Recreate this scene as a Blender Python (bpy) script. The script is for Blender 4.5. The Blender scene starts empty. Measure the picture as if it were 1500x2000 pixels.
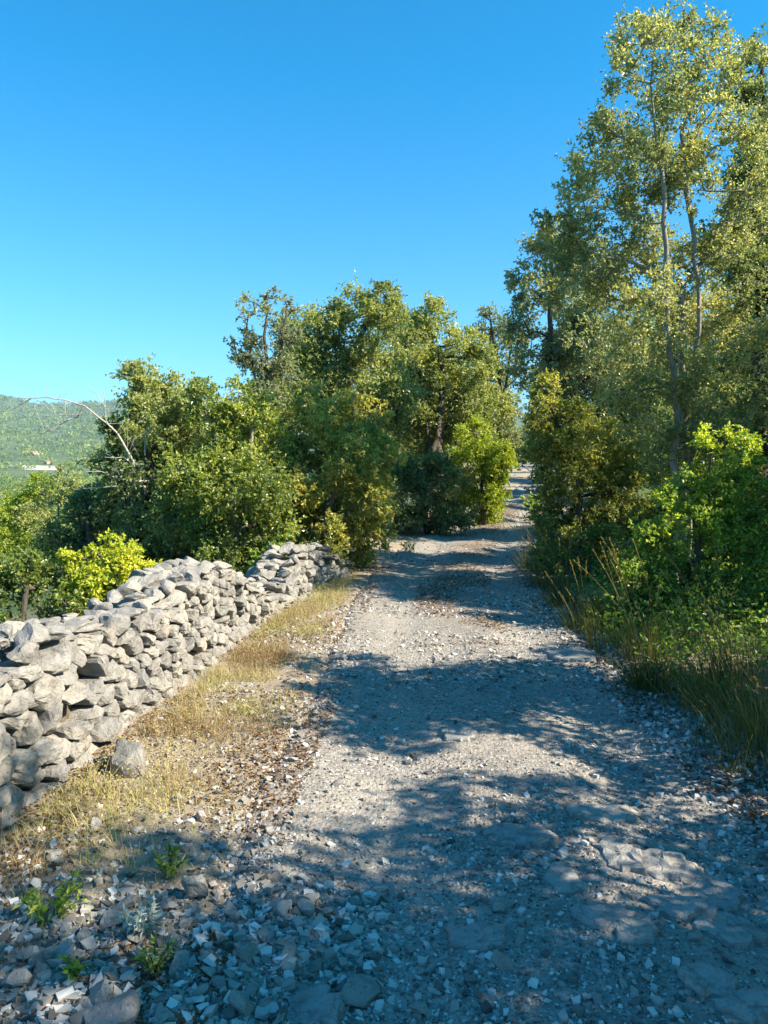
import bpy, math, random
import numpy as np
from mathutils import Vector

# ------------------------------------------------------------------ camera, light, exposure
SC = bpy.context.scene
COL = SC.collection
EYE = 1.6
PITCH = math.radians(5.0)

cam_data = bpy.data.cameras.new('camera')
cam_data.sensor_fit = 'HORIZONTAL'
cam_data.sensor_width = 36.0
cam_data.lens = 36.0
cam_data.clip_start = 0.05
cam_data.clip_end = 30000
cam = bpy.data.objects.new('camera', cam_data)
cam.location = (0, 0, EYE)
cam.rotation_euler = (math.radians(90) - PITCH, 0, 0)
COL.objects.link(cam)
SC.camera = cam

SUN_AZ = math.radians(108.0)       # clockwise from straight ahead (+Y)
SUN_EL = math.radians(40.0)
SUN_DIR = Vector((math.sin(SUN_AZ) * math.cos(SUN_EL), math.cos(SUN_AZ) * math.cos(SUN_EL), math.sin(SUN_EL)))

world = bpy.data.worlds.new('World')
SC.world = world
world.use_nodes = True
wn, wl = world.node_tree.nodes, world.node_tree.links
wn.clear()
w_out = wn.new('ShaderNodeOutputWorld')
w_bg = wn.new('ShaderNodeBackground')
w_sky = wn.new('ShaderNodeTexSky')
w_sky.sky_type = 'NISHITA'
w_sky.sun_disc = False
w_sky.sun_elevation = SUN_EL
w_sky.sun_rotation = SUN_AZ
w_sky.altitude = 200
w_sky.air_density = 1.0
w_sky.dust_density = 0.9
w_sky.ozone_density = 2.2
w_tint = wn.new('ShaderNodeMix')
w_tint.data_type = 'RGBA'
w_tint.blend_type = 'MULTIPLY'
w_tint.inputs[0].default_value = 1.0
w_geo = wn.new('ShaderNodeTexCoord')
w_sep = wn.new('ShaderNodeSeparateXYZ')
w_ramp = wn.new('ShaderNodeValToRGB')
w_ramp.color_ramp.elements[0].position = 0.0
w_ramp.color_ramp.elements[0].color = (0.42, 0.80, 1.0, 1)
w_ramp.color_ramp.elements[1].position = 0.42
w_ramp.color_ramp.elements[1].color = (0.04, 0.82, 1.12, 1)
wl.new(w_geo.outputs['Generated'], w_sep.inputs[0])
wl.new(w_sep.outputs['Z'], w_ramp.inputs[0])
wl.new(w_ramp.outputs[0], w_tint.inputs[7])
wl.new(w_sky.outputs[0], w_tint.inputs[6])
wl.new(w_tint.outputs[2], w_bg.inputs[0])
w_bg.inputs[1].default_value = 0.083
wl.new(w_bg.outputs[0], w_out.inputs[0])

sun_data = bpy.data.lights.new('sun', 'SUN')
sun_data.energy = 5.0
sun_data.angle = math.radians(0.5)
sun_data.color = (1.0, 0.885, 0.71)
sun = bpy.data.objects.new('sun', sun_data)
sun.rotation_euler = SUN_DIR.to_track_quat('Z', 'Y').to_euler()
COL.objects.link(sun)

SC.view_settings.view_transform = 'Standard'
SC.view_settings.look = 'None'
SC.view_settings.gamma = 1.0
SC.view_settings.use_curve_mapping = False
SC.view_settings.exposure = 1.5
SC.cycles.max_bounces = 8
SC.cycles.diffuse_bounces = 4
SC.cycles.transmission_bounces = 6
SC.cycles.volume_bounces = 0
SC.cycles.caustics_reflective = False
SC.cycles.caustics_refractive = False

# ------------------------------------------------------------------ maths helpers
CP, SP = math.cos(PITCH), math.sin(PITCH)

def at(px, py, d):
    """Survey helper: the place d metres ahead that the photograph shows at column px, row py (1500 x 2000)."""
    a, b = (px - 750) / 1500.0, -(py - 1000) / 1500.0
    t = d / (CP + b * SP)
    return np.array([a * t, d, EYE + t * (-SP + b * CP)])

def gat(px, py):
    """The level ground point at column px, row py."""
    a, b = (px - 750) / 1500.0, -(py - 1000) / 1500.0
    t = EYE / (SP - b * CP)
    return a * t, t * (CP + b * SP)

def hash3(i, j, k, seed=0):
    n = (i.astype(np.int64) * 374761393 + j.astype(np.int64) * 668265263 + k.astype(np.int64) * 2147483647 + seed * 1274126177) & 0xFFFFFFFF
    n = ((n ^ (n >> 13)) * 1274126177) & 0xFFFFFFFF
    n = ((n ^ (n >> 16)) * 2246822519) & 0xFFFFFFFF
    return ((n ^ (n >> 15)) & 0xFFFFFF) / float(0xFFFFFF)

def vnoise(p, scale=1.0, seed=0):
    """Value noise 0..1 for points p (N,3)."""
    q = np.asarray(p, float) * scale
    i = np.floor(q).astype(np.int64)
    f = q - i
    f = f * f * (3 - 2 * f)
    out = 0
    for dx in (0, 1):
        wx = f[:, 0] if dx else 1 - f[:, 0]
        for dy in (0, 1):
            wy = f[:, 1] if dy else 1 - f[:, 1]
            for dz in (0, 1):
                wz = f[:, 2] if dz else 1 - f[:, 2]
                out = out + wx * wy * wz * hash3(i[:, 0] + dx, i[:, 1] + dy, i[:, 2] + dz, seed)
    return out

def vnoise2(x, y, scale=1.0, seed=0):
    x = np.asarray(x, float); y = np.asarray(y, float)
    sh = x.shape
    p = np.stack([x.ravel(), y.ravel(), np.zeros(x.size) + 0.37], 1)
    return vnoise(p, scale, seed).reshape(sh)

def fbm2(x, y, scale, seed=0, octaves=4):
    a, s, t = 0.5, scale, 0
    for o in range(octaves):
        t = t + a * (vnoise2(x, y, s, seed + o) - 0.5)
        a *= 0.5; s *= 2.1
    return t

def smooth(a, b, x):
    t = np.clip((x - a) / (b - a), 0, 1)
    return t * t * (3 - 2 * t)

# ------------------------------------------------------------------ shape of the land
RY = np.array([-6, 0, 2, 4, 6.5, 8.5, 10.3, 13, 16, 20, 26, 35, 45, 58, 75, 120.])
RX = np.array([.55, .6, .62, .62, .66, .78, 1.0, 1.55, 2.35, 3.4, 5.0, 7.3, 9.4, 11.3, 11.0, 6.0])
RW = np.array([1.3, 1.3, 1.3, 1.15, 1.05, 1.05, 1.05, 1.1, .95, .75, .72, .8, .8, .8, .8, .8])

def road_c(y): return np.interp(y, RY, RX)
def road_w(y): return np.interp(y, RY, RW)

WY = np.array([-8, 0, 3.0, 5.2, 7.2, 8.2, 9.2, 14, 30, 120.])
WX = np.array([-3.4, -2.1, -1.63, -1.30, -1.05, -.88, -.55, .2, 4.4, 11.])
def wall_x(y): return np.interp(y, WY, WX)

def land(x, y):
    """Height of the ground, road bed included."""
    x = np.asarray(x, float); y = np.asarray(y, float)
    R = np.hypot(x, y)
    s = np.maximum(wall_x(y) - .55 - x, 0)
    s = np.where(y < -8, np.maximum(-3.9 - x, 0), s)
    near = np.exp(-R / 60.0)
    h = -36.0 * (1 - np.exp(-s / 115.0))
    h = h - 0.30 * (1 - np.exp(-s / 0.5)) * near
    r = np.maximum(x - road_c(y) - road_w(y), 0)
    h = h + 0.10 * (1 - np.exp(-r / 0.7)) * near + 14.0 * (1 - np.exp(-np.maximum(r - 6, 0) / 260.0))
    # the ridge closing the valley
    left = smooth(0.15, -0.1, x / np.maximum(R, 1e-3))
    rise = smooth(800, 4300, R)
    wob = 1 + 0.16 * np.sin(np.arctan2(x, y) * 23 + 1.3) + 0.5 * fbm2(x, y, 1 / 900.0, 5)
    h = h + rise * (150 + 112 * left) * wob
    h = h + 18 * fbm2(x, y, 1 / 260.0, 11, 3) * smooth(150, 700, R)
    # small relief round the path
    h = h + (0.10 * fbm2(x, y, 0.9, 3, 3) + 0.05 * fbm2(x, y, 4.0, 4, 2)) * np.exp(-R / 40.0) * (1 - np.exp(-np.abs(x - road_c(y)) / .9))
    return h

def road_top(x, y):
    u = (x - road_c(y)) / road_w(y)
    rut = -0.035 * (np.exp(-((u - .52) / .22) ** 2) + np.exp(-((u + .50) / .22) ** 2))
    z = land(x, y) + 0.012 + rut
    z = z + 0.055 * fbm2(x, y, 1.6, 21, 3) + 0.022 * fbm2(x, y, 9.0, 22, 2)
    ragged = np.abs(u) + 0.30 * fbm2(x, y, 2.2, 31, 3)
    return z - 0.10 * smooth(0.90, 1.12, ragged)

def surface(x, y):
    """Top of whatever one walks on."""
    x = np.asarray(x, float); y = np.asarray(y, float)
    u = np.abs((x - road_c(y)) / road_w(y))
    g = land(x, y) - 0.07 * smooth(1.05, .85, u) * (np.hypot(x, y) < 130)
    return np.where((u < 1.12) & (y > -3) & (y < 75), np.maximum(road_top(x, y), g), g)

# ------------------------------------------------------------------ object helpers
def new_mesh(name, verts, faces, tint=None, smooth_shade=False):
    """faces: list of int arrays (N,3)/(N,4), or one such array."""
    verts = np.asarray(verts, np.float32)
    if not isinstance(faces, (list, tuple)):
        faces = [faces]
    faces = [np.asarray(f, np.int32) for f in faces if len(f)]
    me = bpy.data.meshes.new(name)
    me.vertices.add(len(verts))
    me.vertices.foreach_set('co', verts.ravel())
    loops = np.concatenate([f.ravel() for f in faces])
    tot = np.concatenate([np.full(len(f), f.shape[1], np.int32) for f in faces])
    start = np.concatenate([[0], np.cumsum(tot)[:-1]]).astype(np.int32)
    me.loops.add(len(loops))
    me.loops.foreach_set('vertex_index', loops)
    me.polygons.add(len(tot))
    me.polygons.foreach_set('loop_start', start)
    me.polygons.foreach_set('loop_total', tot)
    me.polygons.foreach_set('use_smooth', np.full(len(tot), bool(smooth_shade)))
    if tint is not None:
        a = me.attributes.new('tint', 'FLOAT', 'POINT')
        a.data.foreach_set('value', np.asarray(tint, np.float32))
    me.update(calc_edges=True)
    return me

def link(name, me, mat, parent=None, loc=None):
    if mat is not None and not me.materials:
        me.materials.append(mat)
    o = bpy.data.objects.new(name, me)
    COL.objects.link(o)
    if parent is not None:
        o.parent = parent
    if loc is not None:
        o.location = loc
    return o

def empty(name, loc):
    o = bpy.data.objects.new(name, None)
    o.empty_display_size = 0.2
    o.location = loc
    COL.objects.link(o)
    return o

def tag(o, label=None, cat=None, group=None, kind=None):
    if label: o['label'] = label
    if cat: o['category'] = cat
    if group: o['group'] = group
    if kind: o['kind'] = kind
    return o

# ------------------------------------------------------------------ materials
def base_mat(name):
    m = bpy.data.materials.new(name)
    m.use_nodes = True
    nt = m.node_tree
    b = nt.nodes['Principled BSDF']
    b.inputs['Specular IOR Level'].default_value = 0.25
    b.inputs['Roughness'].default_value = 0.9
    return m, nt, b

def N(nt, kind, **kw):
    n = nt.nodes.new(kind)
    for k, v in kw.items():
        setattr(n, k, v)
    return n

def ramp(nt, stops, fac):
    r = N(nt, 'ShaderNodeValToRGB')
    e = r.color_ramp.elements
    while len(e) < len(stops):
        e.new(0.5)
    for el, (p, c) in zip(e, stops):
        el.position = p
        el.color = (*c, 1)
    nt.links.new(fac, r.inputs[0])
    return r.outputs[0]

def noise(nt, scale, detail=4, rough=.55, vec=None, dist=0.0):
    n = N(nt, 'ShaderNodeTexNoise')
    n.inputs['Scale'].default_value = scale
    n.inputs['Detail'].default_value = detail
    n.inputs['Roughness'].default_value = rough
    n.inputs['Distortion'].default_value = dist
    if vec is not None:
        nt.links.new(vec, n.inputs['Vector'])
    return n.outputs['Fac']

def mixc(nt, fac, a, b, blend='MIX'):
    m = N(nt, 'ShaderNodeMix', data_type='RGBA', blend_type=blend)
    for i, v in ((0, fac), (6, a), (7, b)):
        if isinstance(v, (int, float)):
            m.inputs[i].default_value = v
        elif isinstance(v, tuple):
            m.inputs[i].default_value = (*v, 1)
        else:
            nt.links.new(v, m.inputs[i])
    return m.outputs[2]

def maths(nt, op, a, b=None, c=None, clamp=False):
    m = N(nt, 'ShaderNodeMath', operation=op, use_clamp=clamp)
    for i, v in enumerate((a, b, c)):
        if v is None: continue
        if isinstance(v, (int, float)): m.inputs[i].default_value = v
        else: nt.links.new(v, m.inputs[i])
    return m.outputs[0]

def tint_of(nt):
    a = N(nt, 'ShaderNodeAttribute', attribute_name='tint')
    return a.outputs['Fac']

def bump(nt, bsdf, height, strength, dist):
    b = N(nt, 'ShaderNodeBump')
    b.inputs['Strength'].default_value = strength
    b.inputs['Distance'].default_value = dist
    nt.links.new(height, b.inputs['Height'])
    nt.links.new(b.outputs[0], bsdf.inputs['Normal'])

def leaf_mat(name, stops, trans=0.35, rough=0.5, spec=0.35, glow=(1.25, 1.3, .55)):
    """stops: colour against the per-leaf tint; translucent like a thin leaf."""
    m, nt, b = base_mat(name)
    col = ramp(nt, stops, tint_of(nt))
    nt.links.new(col, b.inputs['Base Color'])
    b.inputs['Roughness'].default_value = rough
    b.inputs['Specular IOR Level'].default_value = spec
    tr = N(nt, 'ShaderNodeBsdfTranslucent')
    nt.links.new(mixc(nt, 1.0, col, glow, 'MULTIPLY'), tr.inputs[0])
    mx = N(nt, 'ShaderNodeMixShader')
    mx.inputs[0].default_value = trans
    nt.links.new(b.outputs[0], mx.inputs[1])
    nt.links.new(tr.outputs[0], mx.inputs[2])
    nt.links.new(mx.outputs[0], nt.nodes['Material Output'].inputs[0])
    return m

def stone_mat(name, lo, hi, lichen=(.16, .155, .14), warm=(.46, .36, .24)):
    m, nt, b = base_mat(name)
    geo = N(nt, 'ShaderNodeNewGeometry')
    pos = geo.outputs['Position']
    obj = N(nt, 'ShaderNodeObjectInfo')
    c = ramp(nt, [(.3, lo), (.7, hi)], noise(nt, 7, 6, .65, pos, .4))
    t = maths(nt, 'ADD', tint_of(nt), maths(nt, 'MULTIPLY', obj.outputs['Random'], .5))
    c = mixc(nt, 1.0, c, ramp(nt, [(0, (.72, .73, .76)), (.6, (1, .98, .95)), (1, (1.18, 1.14, 1.06))], t), 'MULTIPLY')
    f = maths(nt, 'MULTIPLY_ADD', noise(nt, 16, 8, .72, pos, .6), 4.5, -2.35, True)
    c = mixc(nt, maths(nt, 'MULTIPLY', f, .85), c, lichen)
    f2 = maths(nt, 'MULTIPLY_ADD', noise(nt, 4.5, 4, .6, pos), 3.5, -1.95, True)
    c = mixc(nt, maths(nt, 'MULTIPLY', f2, .45), c, warm)
    f3 = maths(nt, 'MULTIPLY_ADD', noise(nt, 75, 5, .75, pos), 6.0, -3.5, True)
    c = mixc(nt, maths(nt, 'MULTIPLY', f3, .6), c, (.085, .082, .075))
    nt.links.new(c, b.inputs['Base Color'])
    h = maths(nt, 'ADD', noise(nt, 18, 9, .68, pos, .5), maths(nt, 'MULTIPLY', f3, -.25))
    bump(nt, b, h, .85, .03)
    return m

M = {}
M['wall_stone'] = stone_mat('wall_limestone', (0.208, 0.202, 0.190), (0.360, 0.346, 0.322))
M['loose_stone'] = stone_mat('loose_limestone', (.215, .207, .192), (.36, .345, .318), (.30, .285, .26))
def crack(m):
    """Fracture lines and soil-filled pits for bedrock."""
    nt = m.node_tree
    b = nt.nodes['Principled BSDF']
    src = b.inputs['Base Color'].links[0].from_socket
    geo = N(nt, 'ShaderNodeNewGeometry')
    wob = N(nt, 'ShaderNodeTexNoise'); wob.inputs['Scale'].default_value = 6; wob.inputs['Detail'].default_value = 5
    nt.links.new(geo.outputs['Position'], wob.inputs['Vector'])
    vec = mixc(nt, .18, geo.outputs['Position'], wob.outputs['Color'])
    v = N(nt, 'ShaderNodeTexVoronoi', feature='DISTANCE_TO_EDGE'); v.inputs['Scale'].default_value = 7.5
    nt.links.new(vec, v.inputs['Vector'])
    line = maths(nt, 'MULTIPLY_ADD', v.outputs['Distance'], -40, 1.0, True)
    pit = maths(nt, 'MULTIPLY_ADD', noise(nt, 22, 7, .75, geo.outputs['Position']), 6, -3.3, True)
    c = mixc(nt, maths(nt, 'MULTIPLY', line, .22), src, (.12, .10, .08))
    c = mixc(nt, maths(nt, 'MULTIPLY', pit, .7), c, (.22, .19, .155))
    nt.links.new(c, b.inputs['Base Color'])
    h = maths(nt, 'SUBTRACT', noise(nt, 20, 9, .7, geo.outputs['Position']), maths(nt, 'ADD', maths(nt, 'MULTIPLY', line, .18), maths(nt, 'MULTIPLY', pit, .3)))
    bump(nt, b, h, .9, .025)
    return m
M['slab'] = stone_mat('bedrock_limestone', (0.281, 0.276, 0.268), (0.408, 0.395, 0.374), (0.230, 0.221, 0.208))

crack(M['slab'])

def gravel_stuff_mat():
    m, nt, b = base_mat('gravel_chips')
    c = ramp(nt, [(0, (.055, .05, .045)), (.3, (.145, .135, .12)), (.6, (.29, .275, .25)), (.82, (.45, .432, .40)), (1, (.60, .585, .555))], tint_of(nt))
    geo = N(nt, 'ShaderNodeNewGeometry')
    c = mixc(nt, maths(nt, 'MULTIPLY', noise(nt, 60, 3, .6, geo.outputs['Position']), .25), c, (.25, .225, .195))
    nt.links.new(c, b.inputs['Base Color'])
    return m
M['gravel'] = gravel_stuff_mat()

def road_mat():
    m, nt, b = base_mat('crushed_limestone_track')
    geo = N(nt, 'ShaderNodeNewGeometry')
    pos = geo.outputs['Position']
    vor = N(nt, 'ShaderNodeTexVoronoi')
    vor.inputs['Scale'].default_value = 48
    nt.links.new(pos, vor.inputs['Vector'])
    vor2 = N(nt, 'ShaderNodeTexVoronoi')
    vor2.inputs['Scale'].default_value = 105
    nt.links.new(pos, vor2.inputs['Vector'])
    sep = N(nt, 'ShaderNodeSeparateColor'); nt.links.new(vor.outputs['Color'], sep.inputs[0])
    sep2 = N(nt, 'ShaderNodeSeparateColor'); nt.links.new(vor2.outputs['Color'], sep2.inputs[0])
    c = ramp(nt, [(0, (0.106, 0.097, 0.085)), (.4, (0.201, 0.187, 0.169)), (.75, (0.304, 0.287, 0.262)), (1, (0.426, 0.410, 0.384))],
             maths(nt, 'MULTIPLY_ADD', sep.outputs[0], .6, maths(nt, 'MULTIPLY', sep2.outputs[0], .4)))
    dirt = maths(nt, 'MULTIPLY_ADD', noise(nt, 2.2, 5, .6, pos), 3.5, -1.5, True)
    c = mixc(nt, maths(nt, 'MULTIPLY', dirt, .72), c, mixc(nt, noise(nt, 70, 4, .7, pos), (.225, .192, .155), (.37, .335, .28)))
    # earth and leaf mould along the strip between the wheel tracks
    a = tint_of(nt)
    strip = maths(nt, 'MULTIPLY', a, maths(nt, 'MULTIPLY_ADD', noise(nt, 1.6, 5, .65, pos), 4.0, -1.5, True))
    c = mixc(nt, maths(nt, 'MULTIPLY', strip, .85), c, (.20, .14, .092))
    # fine pale dust packed into the wheel tracks, coarser dark stone between
    ra = N(nt, 'ShaderNodeAttribute', attribute_name='rut').outputs['Fac']
    n3 = noise(nt, 1.1, 4, .6, pos)
    dust = maths(nt, 'MULTIPLY', ra, maths(nt, 'MULTIPLY_ADD', n3, 3.0, -.75, True))
    c = mixc(nt, maths(nt, 'MULTIPLY', dust, .45), c, mixc(nt, noise(nt, 55, 5, .7, pos), (.25, .222, .185), (.40, .37, .325)))
    dark = maths(nt, 'MULTIPLY', maths(nt, 'SUBTRACT', 1.0, ra), maths(nt, 'MULTIPLY_ADD', noise(nt, 1.7, 5, .65, pos), 4.0, -1.7, True))
    c = mixc(nt, maths(nt, 'MULTIPLY', dark, .5), c, mixc(nt, noise(nt, 50, 4, .7, pos), (.13, .11, .092), (.29, .26, .22)))
    nt.links.new(c, b.inputs['Base Color'])
    h = maths(nt, 'ADD', maths(nt, 'MULTIPLY', vor.outputs['Distance'], -1.0), maths(nt, 'MULTIPLY', vor2.outputs['Distance'], -.5))
    h = maths(nt, 'ADD', h, noise(nt, 14, 5, .6, pos))
    bump(nt, b, h, .55, .014)
    return m
M['road'] = road_mat()

def ground_mat():
    m, nt, b = base_mat('stony_dry_soil')
    geo = N(nt, 'ShaderNodeNewGeometry')
    pos = geo.outputs['Position']
    c = ramp(nt, [(.2, (.15, .11, .075)), (.42, (.24, .19, .13)), (.6, (.34, .28, .20)), (.8, (.40, .355, .28))], noise(nt, 6, 8, .7, pos))
    c = mixc(nt, maths(nt, 'MULTIPLY_ADD', noise(nt, 45, 4, .7, pos), 3, -1.2, True), c, mixc(nt, .5, c, (.42, .385, .33)))
    rust = maths(nt, 'MULTIPLY_ADD', noise(nt, 1.3, 4, .6, pos), 4, -2.2, True)
    c = mixc(nt, maths(nt, 'MULTIPLY', rust, .6), c, (.24, .13, .065))
    # woodland floor and scrub away from the path (vertex attribute: 0 stony verge, 1 scrub)
    g = ramp(nt, [(.3, (.040, .062, .022)), (.5, (.075, .11, .036)), (.68, (.13, .155, .055)), (.8, (.19, .18, .085))], noise(nt, .011, 9, .72, pos))
    c = mixc(nt, tint_of(nt), c, g)
    nt.links.new(c, b.inputs['Base Color'])
    bump(nt, b, noise(nt, 35, 6, .7, pos), .8, .03)
    return m
M['ground'] = ground_mat()

def bark_mat(name, lo, hi):
    m, nt, b = base_mat(name)
    geo = N(nt, 'ShaderNodeNewGeometry')
    mp = N(nt, 'ShaderNodeMapping'); mp.inputs['Scale'].default_value = (1, 1, .25)
    nt.links.new(geo.outputs['Position'], mp.inputs[0])
    f = noise(nt, 38, 6, .7, mp.outputs[0])
    nt.links.new(ramp(nt, [(.3, lo), (.7, hi)], f), b.inputs['Base Color'])
    bump(nt, b, f, .8, .02)
    return m
M['bark_dark'] = bark_mat('dark_bark', (.045, .036, .028), (.13, .11, .09))
M['bark_pale'] = bark_mat('pale_grey_bark', (.16, .14, .11), (.40, .36, .29))
M['bark_dead'] = bark_mat('weathered_dead_wood', (.26, .235, .20), (.52, .48, .42))
M['core'] = bark_mat('rubble_and_earth', (.07, .055, .04), (.17, .14, .11))

LM = {
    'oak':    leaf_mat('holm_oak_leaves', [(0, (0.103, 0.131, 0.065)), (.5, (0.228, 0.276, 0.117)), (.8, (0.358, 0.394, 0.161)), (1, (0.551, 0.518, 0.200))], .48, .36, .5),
    'oak_blue': leaf_mat('grey_green_leaves', [(0, (0.125, 0.159, 0.114)), (.5, (0.268, 0.292, 0.178)), (1, (0.519, 0.476, 0.248))], .50, .38, .55),
    'maple':  leaf_mat('dusty_olive_leaves', [(0, (0.121, 0.140, 0.086)), (.4, (0.223, 0.258, 0.140)), (.75, (0.374, 0.398, 0.193)), (1, (0.608, 0.560, 0.266))], .50, .36, .5, (1.25, 1.25, .6)),
    'bright': leaf_mat('fresh_green_leaves', [(0, (0.087, 0.147, 0.040)), (.5, (0.200, 0.304, 0.064)), (.8, (0.382, 0.450, 0.080)), (1, (0.620, 0.620, 0.086))], .45, .42, .45, (1.4, 1.5, .45)),
    'glossy': leaf_mat('glossy_green_leaves', [(0, (0.083, 0.131, 0.046)), (.5, (0.208, 0.270, 0.074)), (.8, (0.380, 0.416, 0.115)), (1, (0.620, 0.610, 0.135))], .50, .34, .55),
    'yellow': leaf_mat('yellow_green_leaves', [(0, (0.168, 0.234, 0.035)), (.4, (0.383, 0.470, 0.057)), (.8, (0.620, 0.620, 0.076)), (1, (0.620, 0.620, 0.087))], .42, .45, .35, (1.3, 1.25, .5)),
    'olive':  leaf_mat('brownish_olive_leaves', [(0, (0.101, 0.121, 0.048)), (.5, (0.219, 0.252, 0.083)), (.85, (0.368, 0.386, 0.112)), (1, (0.594, 0.515, 0.139))], .50, .40, .45),
    'silver': leaf_mat('silvery_leaves', [(0, (0.348, 0.435, 0.326)), (1, (0.600, 0.600, 0.600))], .25, .6, .3, (1, 1, .8)),
    'far':    leaf_mat('valley_tree_foliage', [(0, (0.108, 0.160, 0.062)), (.5, (0.223, 0.296, 0.092)), (1, (0.469, 0.482, 0.153))], .50, .6, .2),
}
M['straw'] = leaf_mat('dry_grass_blades', [(0, (.20, .125, .06)), (.22, (.38, .28, .13)), (.5, (.50, .42, .22)), (.72, (.46, .44, .15)), (1, (.25, .32, .07))], .35, .6, .25, (1.1, 1.05, .7))
M['green_grass'] = leaf_mat('verge_grass_blades', [(0, (.035, .062, .016)), (.5, (.075, .10, .026)), (.8, (.17, .165, .05)), (1, (.38, .29, .12))], .4, .55, .3, (1.2, 1.2, .55))
M['litter'] = leaf_mat('fallen_leaf_litter', [(0, (.075, .045, .025)), (.5, (.16, .095, .05)), (.85, (.27, .165, .085)), (1, (.36, .27, .16))], .15, .8, .15, (1, .9, .7))

# ------------------------------------------------------------------ ground sheet
def build_ground():
    ang = np.concatenate([np.radians(np.arange(-180, -48, 4.0)), np.radians(np.arange(-48, 42, .33)), np.radians(np.arange(42, 180, 4.0))])
    rad = np.concatenate([[0.0], 0.35 * 1.0315 ** np.arange(0, 318)])
    rad = rad[rad < 6500]
    A, Rr = np.meshgrid(ang, rad)
    X, Y = np.sin(A) * Rr, np.cos(A) * Rr
    u = np.abs((X - road_c(Y)) / road_w(Y))
    Z = land(X, Y) - 0.07 * smooth(1.05, .85, u) * (Rr < 130)
    nA, nR = len(ang), len(rad)
    V = np.stack([X, Y, Z], -1).reshape(-1, 3)
    i = np.arange(nR - 1)[:, None] * nA + np.arange(nA)[None]
    j = np.arange(nR - 1)[:, None] * nA + (np.arange(nA)[None] + 1) % nA
    F = np.stack([i, j, j + nA, i + nA], -1).reshape(-1, 4)
    # stony verge (0) to scrub floor (1)
    s = np.maximum(wall_x(Y) - .9 - X, X - road_c(Y) - road_w(Y) - .7)
    t = smooth(-.3, 1.6, s + .8 * fbm2(X, Y, 1.2, 8, 3))
    t = np.where((np.abs(Y) > 66) | (Rr > 75), 1.0, t)
    t = t * np.where((Rr < 40) & (X < road_c(Y)), .62, 1.0)
    me = new_mesh('ground', V, F, t.ravel(), True)
    return tag(link('ground', me, M['ground']), kind='structure')
build_ground()

def build_road():
    ys = [-3.0]
    while ys[-1] < 74:
        ys.append(ys[-1] + max(.03, .0085 * max(ys[-1], 0)))
    ys = np.array(ys)
    us = np.linspace(-1.18, 1.18, 84)
    U, Y = np.meshgrid(us, ys)
    X = road_c(Y) + U * road_w(Y)
    Z = road_top(X, Y)
    V = np.stack([X, Y, Z], -1).reshape(-1, 3)
    n = len(us)
    i = np.arange(len(ys) - 1)[:, None] * n + np.arange(n - 1)[None]
    F = np.stack([i, i + 1, i + 1 + n, i + n], -1).reshape(-1, 4)
    strip = np.exp(-((U - .02) / .30) ** 2) * smooth(5, 9, Y) * .9 + .85 * smooth(.78, 1.05, np.abs(U)) + .12
    me = new_mesh('gravel_track', V, F, np.clip(strip, 0, 1).ravel(), True)
    rut = np.exp(-((U - .5) / .24) ** 2) + np.exp(-((U + .48) / .26) ** 2)
    ra = me.attributes.new('rut', 'FLOAT', 'POINT')
    ra.data.foreach_set('value', np.clip(rut, 0, 1).ravel().astype(np.float32))
    return tag(link('gravel_track', me, M['road']), kind='structure')
build_road()

# ------------------------------------------------------------------ rock shapes
def icosphere(sub):
    t = (1 + 5 ** .5) / 2
    v = [(-1, t, 0), (1, t, 0), (-1, -t, 0), (1, -t, 0), (0, -1, t), (0, 1, t), (0, -1, -t), (0, 1, -t), (t, 0, -1), (t, 0, 1), (-t, 0, -1), (-t, 0, 1)]
    f = [(0, 11, 5), (0, 5, 1), (0, 1, 7), (0, 7, 10), (0, 10, 11), (1, 5, 9), (5, 11, 4), (11, 10, 2), (10, 7, 6), (7, 1, 8), (3, 9, 4), (3, 4, 2), (3, 2, 6), (3, 6, 8), (3, 8, 9), (4, 9, 5), (2, 4, 11), (6, 2, 10), (8, 6, 7), (9, 8, 1)]
    v = [np.array(p) / np.linalg.norm(p) for p in v]
    for _ in range(sub):
        mid, nf = {}, []
        def m(a, b):
            k = (min(a, b), max(a, b))
            if k not in mid:
                p = v[a] + v[b]
                v.append(p / np.linalg.norm(p)); mid[k] = len(v) - 1
            return mid[k]
        for a, b, c in f:
            ab, bc, ca = m(a, b), m(b, c), m(c, a)
            nf += [(a, ab, ca), (b, bc, ab), (c, ca, bc), (ab, bc, ca)]
        f = nf
    return np.array(v), np.array(f)
ICO = {k: icosphere(k) for k in (0, 1, 2, 3)}

def rock_geo(rng, size, sub=2, cuts=11, rough=.05, lo=.55, hi=.9):
    """An angular stone: a ball trimmed by random planes."""
    v, f = ICO[sub]
    v = v.copy()
    for _ in range(cuts):
        n = rng.normal(size=3); n /= np.linalg.norm(n)
        d = rng.uniform(lo, hi)
        s = v @ n - d
        v = v - np.outer(np.maximum(s, 0), n)
    v = v + (np.stack([vnoise(v + rng.uniform(0, 50), 2.4, k) for k in range(3)], 1) - .5) * rough * 2
    v = v / np.abs(v).max(0)
    return v * np.array(size) / 2, f

def rot_rand(rng, tilt=.4):
    """Random turn about the vertical with a slight tilt."""
    a, b, c = rng.uniform(0, 2 * math.pi), rng.normal() * tilt, rng.normal() * tilt
    Rz = np.array([[math.cos(a), -math.sin(a), 0], [math.sin(a), math.cos(a), 0], [0, 0, 1]])
    Rx = np.array([[1, 0, 0], [0, math.cos(b), -math.sin(b)], [0, math.sin(b), math.cos(b)]])
    Ry = np.array([[math.cos(c), 0, math.sin(c)], [0, 1, 0], [-math.sin(c), 0, math.cos(c)]])
    return Rx @ Ry @ Rz

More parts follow.
